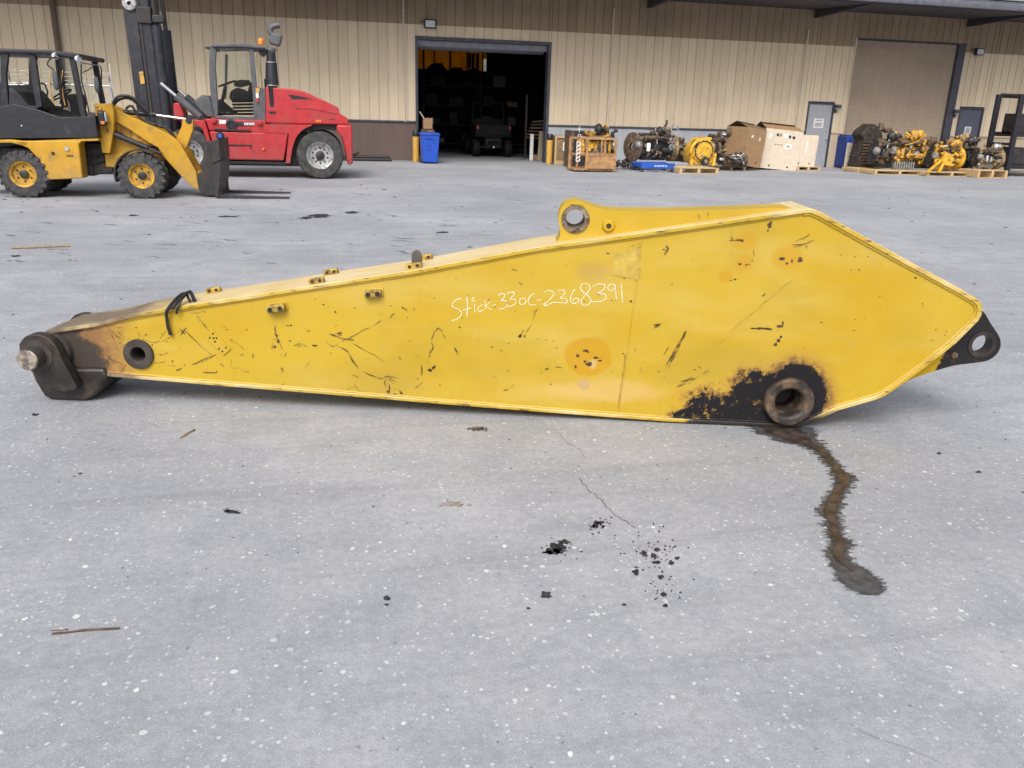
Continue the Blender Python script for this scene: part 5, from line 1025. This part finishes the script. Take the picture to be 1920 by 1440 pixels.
# framed wooden case with a paper sheet
P, W_, H_ = spot(1039, 1078, 308.5, 255)
t = thing('display_case', 'wooden framed case with a white paper sheet on its front', 'case', (P.x, P.y, 0)); w_ = W_/2
MB().box(-w_, w_, .04, .55, .05, H_).build('case_body', MT['brownboard'], t, bevel=.01)
for a in [(-w_, -w_+.07, .05, H_), (w_-.07, w_, .05, H_), (-w_+.07, w_-.07, H_-.07, H_), (-w_+.07, w_-.07, .05, .12)]: MB().box(a[0], a[1], 0, .038, a[2], a[3]).build('frame_rail', MT['wood'], t, bevel=.006)
MB().box(-.08, .26, .018, .03, H_*.48, H_*.78).build('paper_sheet', MT['paper'], t); pr = MB()
for k in range(4): pr.box(-.02, .16-.04*(k % 2), .0155, .0175, H_*(.72-.05*k), H_*(.735-.05*k))
pr.build('sheet_print', MT['inkgrey'], t, smooth=0); MB().box(-w_, w_, 0, .55, 0, .048).build('plinth', MT['wood'], t, bevel=.008)
# dark plank leaning and the orange cage
P, W_, H_ = spot(1072, 1106, 315, 246)
t = thing('dark_cabinet', 'dark open cabinet with a chalk mark behind the orange cage', 'cabinet', (P.x, P.y+.3, 0)); MB().box(-W_/2, W_/2, .3, .6, .05, H_).build('cabinet_back', MT['dark'], t, bevel=.01); MB().box(-W_/2-.02, -W_/2+.06, -.2, .6, 0, H_+.01).build('side_panel', MT['eng_rust'], t, bevel=.008)
q = MB(); q.tube(spline([(.02, .293, .8), (.12, .293, .85), (.14, .293, .95), (.05, .293, .98), (.03, .293, .85)], 4), .012, 5); q.tube([(.0, .293, 1.12), (.14, .293, 1.16)], .01, 5); q.tube([(.07, .293, 1.05), (.07, .293, 1.24)], .01, 5); q.build('chalk_mark', MT['white'], t)
P, W_, H_ = spot(1078, 1152, 323, 258)
cg = thing('steel_cage', 'orange steel platform cage with rusty panel and chain in front of the yellow engine', 'cage', (P.x, P.y, 0)); w_ = W_/2; dp = .95; s_ = .035
zt = H_-.05; zm = H_*.50
pts_ = [(-w_*.42, 0), (w_, 0), (-w_, dp*.7), (w_, dp)]
for x, y in [(-w_*.45, 0), (w_*.98, 0), (-w_, .62), (w_*.98, dp), (-w_*.45, dp)]: MB().box(x-s_, x+s_, y-s_, y+s_, .06, zt).build('cage_post', MT['orange'], cg, bevel=.008)
for a, b_ in [((-w_*.45, 0), (w_*.98, 0)), ((-w_, .62), (-w_*.45, 0)), ((-w_*.45, dp), (w_*.98, dp)), ((w_*.98, 0), (w_*.98, dp))]:
    MB().bar((*a, zt+.02), (*b_, zt+.02), .06, .06).build('top_rail', MT['orange'], cg, bevel=.008); MB().bar((*a, zm), (*b_, zm), .05, .05).build('mid_rail', MT['orange'], cg, bevel=.008)
MB().box(-w_*.43, w_*.96, -.012, .008, .10, zm-.026).build('kick_panel', MT['orange'], cg, bevel=.004); MB().box(w_*.965, w_*1.0, .04, dp-.04, .10, zm-.03).build('kick_panel', MT['orange'], cg, bevel=.004)
MB().box(w_*.25, w_*.31, -.02, .02, zm+.03, zt-.02).build('brace', MT['orange'], cg, bevel=.004)
MB().add if False else None
fl = MB(); fl.prism([(-w_, .04), (w_, .04), (w_, .09), (-w_, .09)], .05, dp); fl.build('floor_plate', MT['orange'], cg, bevel=.006); MB().box(-w_*.4, w_*.9, .1, .3, 0, .04).build('skid', MT['eng_rust'], cg)
for k in range(5):
    z = .34+.11*k; MB().tube([(-w_*.76+.055*math.cos(t_), .24+.02*math.sin(2*t_), z+.055*math.sin(t_)) for t_ in [2*math.pi*i/14 for i in range(15)]], .018, 6).build('chain_link', MT['white'], cg)
engine('yellow engine with flat valve covers standing inside the orange cage', 1100, 1180, 318, 240, 'eng_yellow', z0=.02, dep=.8, seed=4, second='eng_gold', flip=True, dy=1.0, lumps=18)
rn = random.Random(21); P = G(1182, 318)
hp = thing('hose_heap', 'tangled heap of dark greasy hoses on the ground beside the orange cage', 'hoses', (P.x, P.y, 0))
for k in range(14):
    c = Vector((rn.uniform(-.35, .3), rn.uniform(-.2, .4), .05)); Pp = [c+Vector((rn.uniform(-.25, .25), rn.uniform(-.2, .2), abs(rn.gauss(0, .12)))) for _ in range(4)]; MB().tube([Vector((a[0], a[1], max(a[2], .035))) for a in spline([tuple(p) for p in Pp], 6)], .03, 8).build('hose', MT[rn.choice(['rubber_hose', 'dark', 'eng_rust'])], hp)
# black engine on the blue stand
P, W_, H_ = spot(1202, 1265, 323, 308)
bs = thing('engine_stand', 'low blue steel stand carrying the black engine', 'stand', (P.x, P.y, 0)); w_ = W_/2
for y in (0, .72): MB().box(-w_, w_, y, y+.07, .10, .26).build('side_rail', MT['blue_steel'], bs, bevel=.01)
for x in (-w_, -.03, w_-.07): MB().box(x, x+.07, .071, .719, .12, .24).build('cross_rail', MT['blue_steel'], bs, bevel=.008)
for x in (-w_+.04, w_-.04):
    for y in (.03, .75): MB().cyl((x, y, 0), (x, y, .1), .045, seg=12).build('foot', MT['dark'], bs)
mk = MB()
for k in range(9): mk.box(-.12+k*.045, -.09+k*.045, -.004, -.001, .16+.02*(k % 2), .20)
mk.build('stencil_marks', MT['white'], bs, smooth=0)
en = engine('black and grey engine with pale pulley and dusty bell housing on the blue stand', 1188, 1278, 321, 243, 'eng_dark', z0=.26, dep=.85, seed=9, second='eng_tan', trim='eng_dark', pulley='silver', lumps=22, flip=False)
P = G(1198, 320); q = en.location
MB().lathe([(.12, 0), (.42, 0), (.44, .02), (.44, .06), (.40, .08), (.12, .08)], (-.62, .45, .42), (-1, -.35, 0), 36).build('flywheel', MT['eng_rust'], en)
for (x, z, r_) in [(.46, .98, .14), (.40, .66, .085), (.40, .46, .085)]:
    o = MB().lathe([(r_*.80, 0), (r_, 0), (r_, .05), (r_*.80, .05), (r_*.80, 0)], (x, -.04, z), (0, -1, 0), 28).build('front_pulley', MT['white'] if r_ > .2 else MT['alu'], en)
    for k in range(3): a = 2*math.pi*k/3+.4; MB().bar((x, -.06, z), (x+r_*.82*math.cos(a), -.06, z+r_*.82*math.sin(a)), .04, .03).build('pulley_spoke', MT['alu'], o)
    MB().cyl((x, -.03, z), (x, -.09, z), r_*.25, seg=14).build('pulley_hub', MT['eng_dark'], o)
MB().tube(spline([(.12, .1, .80), (.18, .1, 1.0), (.24, .1, 1.12), (.25, .1, 1.24)], 4), [.09, .07, .05, .05, .05, .04, .04, .035, .035, .03, .03, .03, .03][:13], 10).build('filler_neck', MT['eng_dark'], en)
# yellow engine, end on, on its raised pallet
pallet('raised pallet of pale boards under the bright yellow end-on engine', 1274, 1347, 326, .95, hgt=.17, nb=5)
engine('dusty tan engine block beside the black engine', 1258, 1306, 318, 262, 'eng_tan', z0=.17, dep=.7, seed=12, dy=.55, lumps=10, trim='eng_rust')
engine('bright yellow engine seen end-on with round cover and crank pulley', 1296, 1345, 322, 257, 'eng_yellow', z0=.17, dep=.8, end_on=True, seed=5, second='eng_yellow', dy=.12, lumps=10)
pallet('dark low pallet under the rusty brown engine', 1345, 1398, 320, .9, mt='greywood')
engine('rusty brown engine with tangled pipes beside the cardboard boxes', 1330, 1400, 318, 245, 'eng_rust', z0=.13, dep=.9, seed=31, second='eng_tan', trim='eng_rust', lumps=26, dy=.15)
engine('greasy transmission casting lying beneath the rusty brown engine', 1345, 1402, 321, 286, 'eng_rust', z0=.13, dep=.5, seed=33, second='eng_rust', trim='eng_rust', lumps=9, dy=-.1)
# cartons
def carton(label, px0, px1, pyb, pyt, mt, dep, lean, slots, z0=0., yaw=0., flaps=True, marks=True, dy=0.):
    P, W_, H_ = spot(px0, px1, pyb, pyt); H_ -= z0
    t = thing('carton', label, 'box', (P.x, P.y+dy, z0), yaw, 'cartons leaning by the door'); t.rotation_euler = (0, lean, yaw); w_ = W_/2; th = .012
    fr = MB().prism([(-w_, 0), (w_, 0), (w_, H_*.36), (w_-.03, H_*.36), (w_-.03, H_*.48), (w_, H_*.48), (w_, H_), (-w_, H_), (-w_, H_*.48), (-w_+.03, H_*.48), (-w_+.03, H_*.36), (-w_, H_*.36)], 0, th).build('front_panel', MT[mt], t)
    MB().box(-w_, -w_+th, th, dep, 0, H_).build('side_panel', MT['card' if mt != 'card_dark' else 'card_dark'], t); MB().box(w_-th, w_, th, dep, 0, H_).build('side_panel', MT[mt], t); MB().box(-w_, w_, dep-th, dep, 0, H_*.98).build('back_panel', MT['card_dark'], t); MB().box(-w_+th, w_-th, th, dep-th, 0, th).build('bottom_panel', MT['card_dark'], t)
    if flaps:
        for y, a, nm in ((.0, -1.25, 'flap'), (dep, 1.1, 'flap')):
            m = Matrix.Rotation(a, 3, 'X'); MB().obox(Vector((0, y, H_))+m @ Vector((0, 0, dep*.22)), (W_*.98, .008, dep*.44), m).build(nm, MT['card' if mt == 'card_pale' else 'card_dark'], t)
    for k, (u, v, a, b_, m_) in enumerate(slots): MB().box((u-a/2)*W_-w_, (u+a/2)*W_-w_, -.004, -.001, (v-b_/2)*H_, (v+b_/2)*H_).build('printed_mark' if m_ != 'inkblack' else 'vent_slot', MT[m_], t, smooth=0)
    return t
pallet('pallet under the brown and cream cartons', 1395, 1500, 318, .95, nb=5)
carton('open brown carton leaning against the cream carton', 1388, 1436, 321, 241, 'card', .9, .12, [(.3, .78, .10, .06, 'paper'), (.7, .74, .08, .10, 'card_pale'), (.72, .12, .05, .05, 'inkblack')], z0=.13, yaw=.35, dy=.2)
carton('large cream carton with black printed symbols and torn open top', 1424, 1492, 319, 243, 'card_pale', .95, .075, [(.33, .86, .06, .07, 'inkblack'), (.41, .86, .05, .07, 'inkgrey'), (.55, .86, .12, .10, 'paper'), (.66, .84, .06, .07, 'inkblack'), (.77, .83, .07, .07, 'inkblack'), (.32, .62, .03, .03, 'inkblack'), (.40, .62, .04, .03, 'inkgrey'), (.48, .62, .03, .03, 'inkblack'), (.66, .60, .18, .12, 'paper'), (.66, .60, .10, .05, 'inkblack'), (.24, .08, .05, .04, 'inkblack'), (.74, .08, .05, .04, 'inkblack'), (.14, .82, .07, .12, 'white')], z0=.02, yaw=-.05)
carton('smaller cream carton with a tape strip beside the pale grey door', 1490, 1527, 320, 253, 'card_pale', .6, .03, [(.12, .86, .12, .08, 'white'), (.46, .62, .05, .40, 'white'), (.18, .10, .06, .05, 'inkblack'), (.72, .10, .06, .05, 'inkblack')], z0=.13, flaps=False, dy=.05)
pallet('pallet end under the smaller cream carton', 1494, 1538, 320, .7, nb=5)
# blue drum-like tank and the pale board leaning on it
P, W_, H_ = spot(1580, 1616, 316, 255)
t = thing('plastic_tank', 'dark blue rectangular plastic tank beside the roller shutter', 'tank', (P.x, P.y, 0)); MB().box(-W_/2, W_/2, 0, .6, .03, H_).build('tank_body', MT['navy'], t, bevel=.04, seg=3); MB().box(-W_/2+.05, W_/2-.05, .05, .55, H_, H_+.03).build('tank_lid', MT['navy'], t, bevel=.01)
P, W_, H_ = spot(1577, 1589, 317, 267)
t = thing('leaning_board', 'pale wooden board with dark holes leaning on the blue tank', 'board', (P.x, P.y-.15, 0)); t.rotation_euler = (-.14, .11, 0); MB().box(-W_/2, W_/2, 0, .04, 0, H_).build('board', MT['card_pale'], t, bevel=.006)
for z in (.25, .5, .62): MB().lathe([(.025, 0), (0, .003)], (.0, -.001, z*H_), (0, -1, 0), 10).build('hole', MT['inkblack'], t)
# rows of engines beside the shutter
pallet('pallet under the black radiator stack', 1608, 1660, 324, .95); pallet('pallet under the finned gold engine', 1640, 1735, 328, .95); pallet('pallet under the bright yellow tilted engine', 1738, 1832, 331, .95); pallet('crate pallet with a deep front board under the tan engine', 1832, 1888, 334, .9, hgt=.24, nb=5)
P, W_, H_ = spot(1612, 1652, 322, 232)
t = thing('radiator_stack', 'burnt black radiator stack with peaked top beside the blue tank', 'radiator', (P.x, P.y+.1, .13)); H_ -= .13; w_ = W_/2
MB().prism([(-w_, 0), (w_, 0), (w_, H_*.72), (w_*.75, H_*.86), (w_*.2, H_*.98), (-w_*.1, H_), (-w_*.3, H_*.96), (-w_*.9, H_*.82), (-w_, H_*.74), (-w_*.7, H_*.64), (-w_*.8, H_*.4)], .1, .7).build('core', gm('burnt_black', (.028, .022, .018), .85, var=.5, vs=7, dirt=((.08, .06, .04), .4, 6), bump=.5), t, bevel=.03)
for k in range(8): MB().box(-w_*.75, w_*.85, .07, .099, H_*(.08+.07*k), H_*(.11+.07*k)).build('fin_row', MT['eng_rust'], t, bevel=.006)
MB().tube(spline([(w_*.2, .2, H_*.7), (w_*.9, .2, H_*.9), (w_*1.4, .25, H_*.85), (w_*1.9, .25, H_*.88)], 5), .07, 10).build('outlet_pipe', MT['eng_rust'], t); MB().tube([(w_*.9, .3, H_*.7), (w_*1.0, .3, H_*1.02)], .09, 10).build('stub_pipe', MT['eng_rust'], t)
engine('black greasy engine with large flywheel between the radiator stack and gold engine', 1640, 1690, 326, 252, 'eng_rust', z0=.13, dep=.7, seed=41, second='eng_gold', trim='eng_dark', dy=.1, lumps=14)
engine('gold painted engine with finned aluminium cooler on a pallet by the shutter', 1668, 1748, 327, 250, 'eng_gold', z0=.13, dep=.85, seed=44, second='eng_yellow', trim='eng_gold', fins=True, lumps=22, dy=.15)
engine('dusty grey brown engine with bare block between the gold and yellow engines', 1722, 1775, 328, 262, 'eng_tan', z0=.13, dep=.6, seed=47, second='eng_rust', trim='eng_rust', dy=.35, lumps=16)
engine('bright yellow engine with stubby castings above an orange bracket', 1748, 1814, 330, 266, 'eng_yellow', z0=.13, dep=.8, seed=51, second='eng_yellow', trim='eng_gold', dy=.1, lumps=34)
engine('dark oily engine behind the bright yellow tilted engine', 1800, 1845, 330, 262, 'eng_rust', z0=.13, dep=.7, seed=55, second='eng_tan', trim='eng_dark', dy=.3, lumps=18, flip=True)
engine('pale tan engine with bell housing on the crate pallet', 1834, 1888, 333, 273, 'eng_tan', z0=.24, dep=.75, seed=58, second='eng_tan', trim='alu', dy=.1, lumps=20)
engine('gold brown engine with bent pipes standing behind the pale tan engine', 1800, 1862, 327, 258, 'eng_gold', z0=.13, dep=.6, seed=61, trim='eng_tan', dy=1.0, lumps=16)
P, W_, H_ = spot(1756, 1776, 331, 290)
t = thing('lifting_bracket', 'orange steel lifting bracket bolted under the bright yellow engine', 'bracket', (P.x, P.y-.02, .13)); w_ = W_/2
MB().prism([(-w_, 0), (-w_*.4, 0), (0, H_*.35), (w_, H_*.3), (w_*1.6, H_*.6), (w_*1.2, H_*.75), (-w_*.2, H_*.95), (-w_*.4, H_*.4)], 0, .06, [circ(w_*.7, H_*.55, .05, 14)]).build('plate', MT['eng_yellow'], t, bevel=.006); MB().prism([(-w_*3.2, 0), (-w_*2.6, 0), (-w_*.3, H_*.55), (-w_*.3, H_*.7)], .0, .05).build('brace', MT['eng_yellow'], t, bevel=.006)
# tall dark rack at the end of the row
P = G(1884, 331)
t = thing('storage_rack', 'tall dark steel storage rack standing by the slate grey door', 'rack', (P.x, P.y, 0)); RH = 2.62
for x in (0, 2.4):
    for y in (0, 1.0): MB().box(x, x+.16, y, y+.12, 0, RH).build('upright', MT['black'], t, bevel=.008)
for z in (.25, 1.28, 2.52):
    for y in (.0, 1.0): MB().box(.16, 2.4, y+.01, y+.10, z, z+.14).build('beam', MT['black'], t, bevel=.006)
    for k in range(6): MB().box(.2+k*.37, .2+k*.37+.3, .1, 1.0, z+.05, z+.08).build('shelf_board', MT['dark'], t)
MB().box(.02, .14, .12, 1.0, 1.0, 1.08).build('side_brace', MT['black'], t)
for k, (x, z, w_, h_) in enumerate([(.25, .391, .6, .55), (1.0, .391, .7, .45), (.3, 1.421, .5, .6), (1.0, 1.421, .8, .5)]):
    o = tag(MB().box(P.x+x, P.x+x+w_, P.y+.2, P.y+.9, z, z+h_).build('rack_crate', MT['eng_rust' if k % 2 else 'dark'], None, bevel=.02), ['rusty crate on the low shelf of the dark rack beside its upright', 'dark crate on the low shelf of the dark rack', 'small dark crate on the middle shelf of the dark rack', 'rusty crate on the middle shelf of the dark rack'][k], 'crate')
    o.location.z = .0
# loose pipes behind the forklift
P = G(690, 302)
for k in range(2):
    o = MB().tube([(P.x-1.2+.1*k, P.y+.12*k, .05+.07*k), (P.x+.75-.05*k, P.y+.12*k, .05+.07*k)], .045, 12).build('steel_pipe', MT['dark']); tag(o, ['dark steel pipe on the ground at the foot of the brown wall', 'dark steel pipe lying on another pipe by the brown wall'][k], 'pipe')
# ------------------------------------------------------------------ inside the bay
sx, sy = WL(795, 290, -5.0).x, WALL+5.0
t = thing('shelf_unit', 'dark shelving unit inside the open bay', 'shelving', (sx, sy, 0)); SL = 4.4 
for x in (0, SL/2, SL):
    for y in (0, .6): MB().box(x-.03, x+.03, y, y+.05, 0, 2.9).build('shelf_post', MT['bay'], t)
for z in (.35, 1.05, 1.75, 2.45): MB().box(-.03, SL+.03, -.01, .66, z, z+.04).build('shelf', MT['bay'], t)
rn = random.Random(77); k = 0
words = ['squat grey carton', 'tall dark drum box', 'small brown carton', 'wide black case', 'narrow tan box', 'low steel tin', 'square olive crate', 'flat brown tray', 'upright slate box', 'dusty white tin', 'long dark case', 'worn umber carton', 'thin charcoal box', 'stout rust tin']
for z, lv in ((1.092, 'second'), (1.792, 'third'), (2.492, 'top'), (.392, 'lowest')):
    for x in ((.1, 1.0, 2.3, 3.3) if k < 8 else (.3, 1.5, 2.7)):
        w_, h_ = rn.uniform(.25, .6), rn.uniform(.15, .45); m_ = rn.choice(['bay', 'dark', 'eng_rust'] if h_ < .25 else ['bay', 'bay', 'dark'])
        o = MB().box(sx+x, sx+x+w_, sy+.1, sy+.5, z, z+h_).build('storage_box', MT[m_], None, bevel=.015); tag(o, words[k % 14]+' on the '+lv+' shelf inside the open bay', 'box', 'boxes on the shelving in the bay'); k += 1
for k, (px, py) in enumerate([(802, 222), (810, 223), (888, 214)]):
    P = WL(px, py, -4.95); tag(MB().lathe([(0, 0), (.05, 0), (.055, .02), (.055, .15), (.02, .2), (.02, .23), (0, .23)], (P.x, P.y, 1.092 if k < 2 else 1.092), (0, 0, 1), 14).build('spray_bottle', MT['white']), ['white bottle at the post end of the dark shelving', 'white bottle standing next to another bottle on the dark shelving', 'white spray bottle above the utility vehicle on the dark shelving'][k], 'bottle')
# tall machinery silhouettes under the daylight panels
for k, (a, b_, top_) in enumerate([(803, 840, 118), (842, 876, 126), (878, 905, 128)]):
    P0, P1 = WL(a, 140, -9.0), WL(b_, 140, -9.0); zt = WL((a+b_)/2, top_, -9.0).z
    t = thing('stacked_machine', ['dark stacked machinery beneath the widest daylight panel', 'dark squared machinery beneath the daylight panels', 'dark machinery with thin posts beneath the daylight panels'][k], 'machine', (P0.x, WALL+9, 0)); L_ = P1.x-P0.x
    MB().box(0, L_, 0, 1.2, 0, zt*.6).build('lower_unit', MT['bay'], t, bevel=.03); MB().prism([(0, zt*.6), (L_, zt*.6), (L_*.95, zt*.93), (L_*.7, zt), (L_*.3, zt), (L_*.08, zt*.95)], .1, 1.1).build('upper_unit', MT['bay'], t, bevel=.03)
    if k == 2:
        for x in (.05, .3, .6): MB().box(L_*x, L_*x+.12, .2, .3, zt, zt+.6).build('post', MT['bay'], t)
# utility vehicle parked in the bay, seen from behind
ux0, ux1 = WL(887, 290, -2.6).x, WL(962, 290, -2.6).x; UW = ux1-ux0
uv = thing('utility_vehicle', 'black utility vehicle parked tail-out inside the open bay', 'utility vehicle', ((ux0+ux1)/2, WALL+2.6, 0))
for x in (-UW*.40, UW*.40):
    for y in (.35, 2.2): 
        tm = MB().lathe([(.15, -.12), (.28, -.13), (.32, -.07), (.32, .07), (.28, .13), (.15, .12)], (x, y, .32), (1, 0, 0), 26); o = tm.build('wheel', MT['bay'], uv); MB().lathe([(0, -.06), (.14, -.08), (.16, -.1), (.16, .1), (.14, .08), (0, .06)], (x, y, .32), (1, 0, 0), 18).build('rim', MT['bay'], o)
MB().box(-UW*.44, UW*.44, 0, 1.1, .72, .78).build('cargo_bed', MT['bay'], uv, bevel=.01); tg_ = MB().box(-UW*.44, UW*.44, -.03, .02, .782, 1.15).build('tailgate', MT['bay'], uv, bevel=.02)
for s_ in (-1, 1): MB().box(s_*UW*.42-.03, s_*UW*.42+.03, .022, 1.1, .782, 1.15).build('bed_side', MT['bay'], uv, bevel=.01); MB().box(s_*UW*.40-.04, s_*UW*.40+.04, -.05, -.031, .98, 1.1).build('tail_light', gm('tail_lens', (.30, .02, .02), .3), tg_, bevel=.006)
for s_ in (-1, 1): MB().tube([(s_*UW*.4, 1.1, 1.1), (s_*UW*.38, 1.15, 1.9), (s_*UW*.38, 2.3, 1.9), (s_*UW*.42, 2.9, 1.1)], .03, 8).build('roll_bar', MT['bay'], uv)
MB().tube([(-UW*.38, 1.15, 1.9), (UW*.38, 1.15, 1.9)], .03, 8).build('roll_bar', MT['bay'], uv); MB().box(-UW*.4, UW*.4, 1.15, 1.6, .7, 1.35).build('seat', MT['bay'], uv, bevel=.05); MB().box(-UW*.4, UW*.4, 1.6, 3.0, .45, .85).build('front_body', MT['bay'], uv, bevel=.06)
MB().tube(spline([(-.25, -.06, .45), (-.22, -.10, .6), (.22, -.10, .6), (.25, -.06, .45)], 4), .02, 8).build('rear_bumper', MT['dark'], uv)
for s_ in (-1, 1): MB().tube([(s_*.12, 0, .38), (s_*.40*UW, .35, .34)], .025, 8).build('suspension_arm', MT['dark'], uv)
MB().lathe([(0, 0), (.03, .01), (.03, .05), (0, .06)], (0, -.08, .36), (0, -1, 0), 12).build('tow_ball', MT['chrome'], uv); MB().box(-.3, .3, .05, 2.6, .32, .70).build('chassis', MT['bay'], uv)
# timber and boxes at the right jamb inside
P = WL(1012, 292, -.9)
for k, (dx, w_, h_, rz, m_) in enumerate([(0, .16, 1.0, .2, 'greywood'), (.2, .14, .8, -.1, 'alu'), (-.25, .12, .9, .1, 'white'), (.05, .5, .18, .3, 'card')]):
    t = thing('leaning_plank', ['grey plank leaning inside the bay jamb', 'metal offcut leaning inside the bay jamb', 'white offcut leaning inside the bay jamb', 'low brown board stacked inside the bay jamb'][k], 'plank', (P.x+dx, P.y+.1*k, 0)); t.rotation_euler = (-.15, rz*.4, 0); MB().box(-w_/2, w_/2, 0, .05, .0, h_).build('plank', MT[m_], t, bevel=.008)
P = WL(1005, 235, -2.2)
t = thing('board_rack', 'rack with tan boards jutting out beside the utility vehicle', 'rack', (P.x, P.y, 0))
for x in (-.4, 1.2): MB().box(x, x+.07, 0, .08, 0, 2.2).build('rack_post', MT['dark'], t)
for k in range(6): MB().obox((.35+.06*k, -.1+.05*k, .7+.13*k), (1.5, .25, .05), Matrix.Rotation(.06-.03*k, 3, 'Y')).build('board', MT['card_dark' if k % 2 else 'eng_rust'], t, bevel=.006)
# ------------------------------------------------------------------ behind the loader: chain-link fence and stacked bundles
P = G(0, 322); fy = 24.6; x0, x1 = -12.6, -5.4
fe = thing('chain_link_fence', 'grey chain-link fence with barbed strands behind the loader cab', 'fence', (0, fy, 0)); FH = 1.95
for k in range(4): x = x0+(x1-x0)*k/3; MB().cyl((x, 0, 0), (x, 0, FH+.35), .035, seg=10).build('fence_post', MT['alu'], fe)
MB().cyl((x0, 0, FH), (x1, 0, FH), .022, seg=8).build('top_rail', MT['alu'], fe)
ms_ = MB(); d = .075; x = x0-FH
while x < x1:
    for s_ in (1, -1):
        a, b_ = (x, 0), (x+FH, FH); 
        xa, xb = max(a[0], x0), min(b_[0], x1)
        if xb-xa > .02:
            za, zb = xa-x, xb-x
            if s_ < 0: za, zb = FH-za, FH-zb
            ms_.bar((xa, .004*s_, za), (xb, .004*s_, zb), .004, .004)
    x += d
o = ms_.build('wire_mesh', MT['alu'], fe, smooth=0); o['kind'] = 'stuff'
for k in range(3): MB().cyl((x0, -.05*k, FH+.10+.1*k), (x1, -.05*k, FH+.10+.1*k), .006, seg=5).build('barbed_strand', MT['alu'], fe)
for k, (px, py, w_, h_, m_) in enumerate([(28, 200, .5, 1.95, 'white'), (8, 205, .5, 1.6, 'red'), (46, 200, .45, 1.85, 'grey_cab')]):
    xx = (EYEP+ray(px, py)*(24.0/ray(px, py).y)).x; t = thing('stacked_bundle', ['white strapped bundle behind the loader cab', 'red topped bundle behind the loader cab', 'grey strapped bundle behind the loader cab'][k], 'bundle', (xx-.2, 24.0, 0))
    for j in range(5): MB().box(0, w_, 0, .4, h_*j/5+.002, h_*(j+1)/5-.03).build('layer', MT[m_ if j % 2 == 0 else 'grey_cab'], t, bevel=.01)
    for j in (.15, .7): MB().box(w_*j, w_*j+.03, -.006, -.001, 0, h_-.03).build('strap', MT['black'], t)
# ------------------------------------------------------------------ litter on the yard
def twig(label, pts, r, m_, cat='stick'):
    P = [G(*p) for p in spline(pts, 4)]; rn = random.Random(int(pts[0][0])); o = MB().tube([(p.x+rn.uniform(-.3, .3)*r, p.y, r*.9) for p in P], [r*rn.uniform(.7, 1.1) for _ in P], 6).build('twig' if cat == 'stick' else 'wood_strip', MT[m_]); tag(o, label, cat)
twig('long flat wooden strip lying on the yard behind the stick nose', [(22,467),(60,466),(100,464),(131,463)], .016, 'greywood', 'wood strip')
twig('thin dark twig lying on bare concrete', [(98,1190),(130,1187),(165,1183),(224,1180)], .004, 'eng_rust'); twig('short reddish twig lying next to the thin dark twig', [(96,1183),(115,1182),(128,1181)], .002, 'eng_rust')
twig('short brown twig just below the yellow stick', [(339,822),(352,814),(366,807)], .005, 'eng_tan')
lf = MB(); rn = random.Random(44)
for _ in range(26):
    px, py = rn.gauss(897, 9), rn.gauss(806, 1.6); a = rn.uniform(0, 6.28); p = G(px, py); l_ = rn.uniform(.01, .035); lf.obox((p.x, p.y, .004+rn.random()*.008), (l_, .008, .003), Matrix.Rotation(a, 3, 'Z'))
tag(lf.build('dead_leaves', MT['eng_rust'], smooth=0), 'small clump of crushed dead leaves below the yellow stick', 'leaves', kind='stuff')
lf = MB()
for _ in range(22):
    px, py = rn.gauss(855, 13), rn.gauss(946, 2.5); a = rn.uniform(-.5, .5); p = G(px, py); l_ = rn.uniform(.01, .03); lf.obox((p.x, p.y, .003), (l_, .003, .002), Matrix.Rotation(a, 3, 'Z'))
tag(lf.build('straw_wisps', MT['greywood'], smooth=0), 'faint wisps of straw on bare concrete', 'straw', kind='stuff')
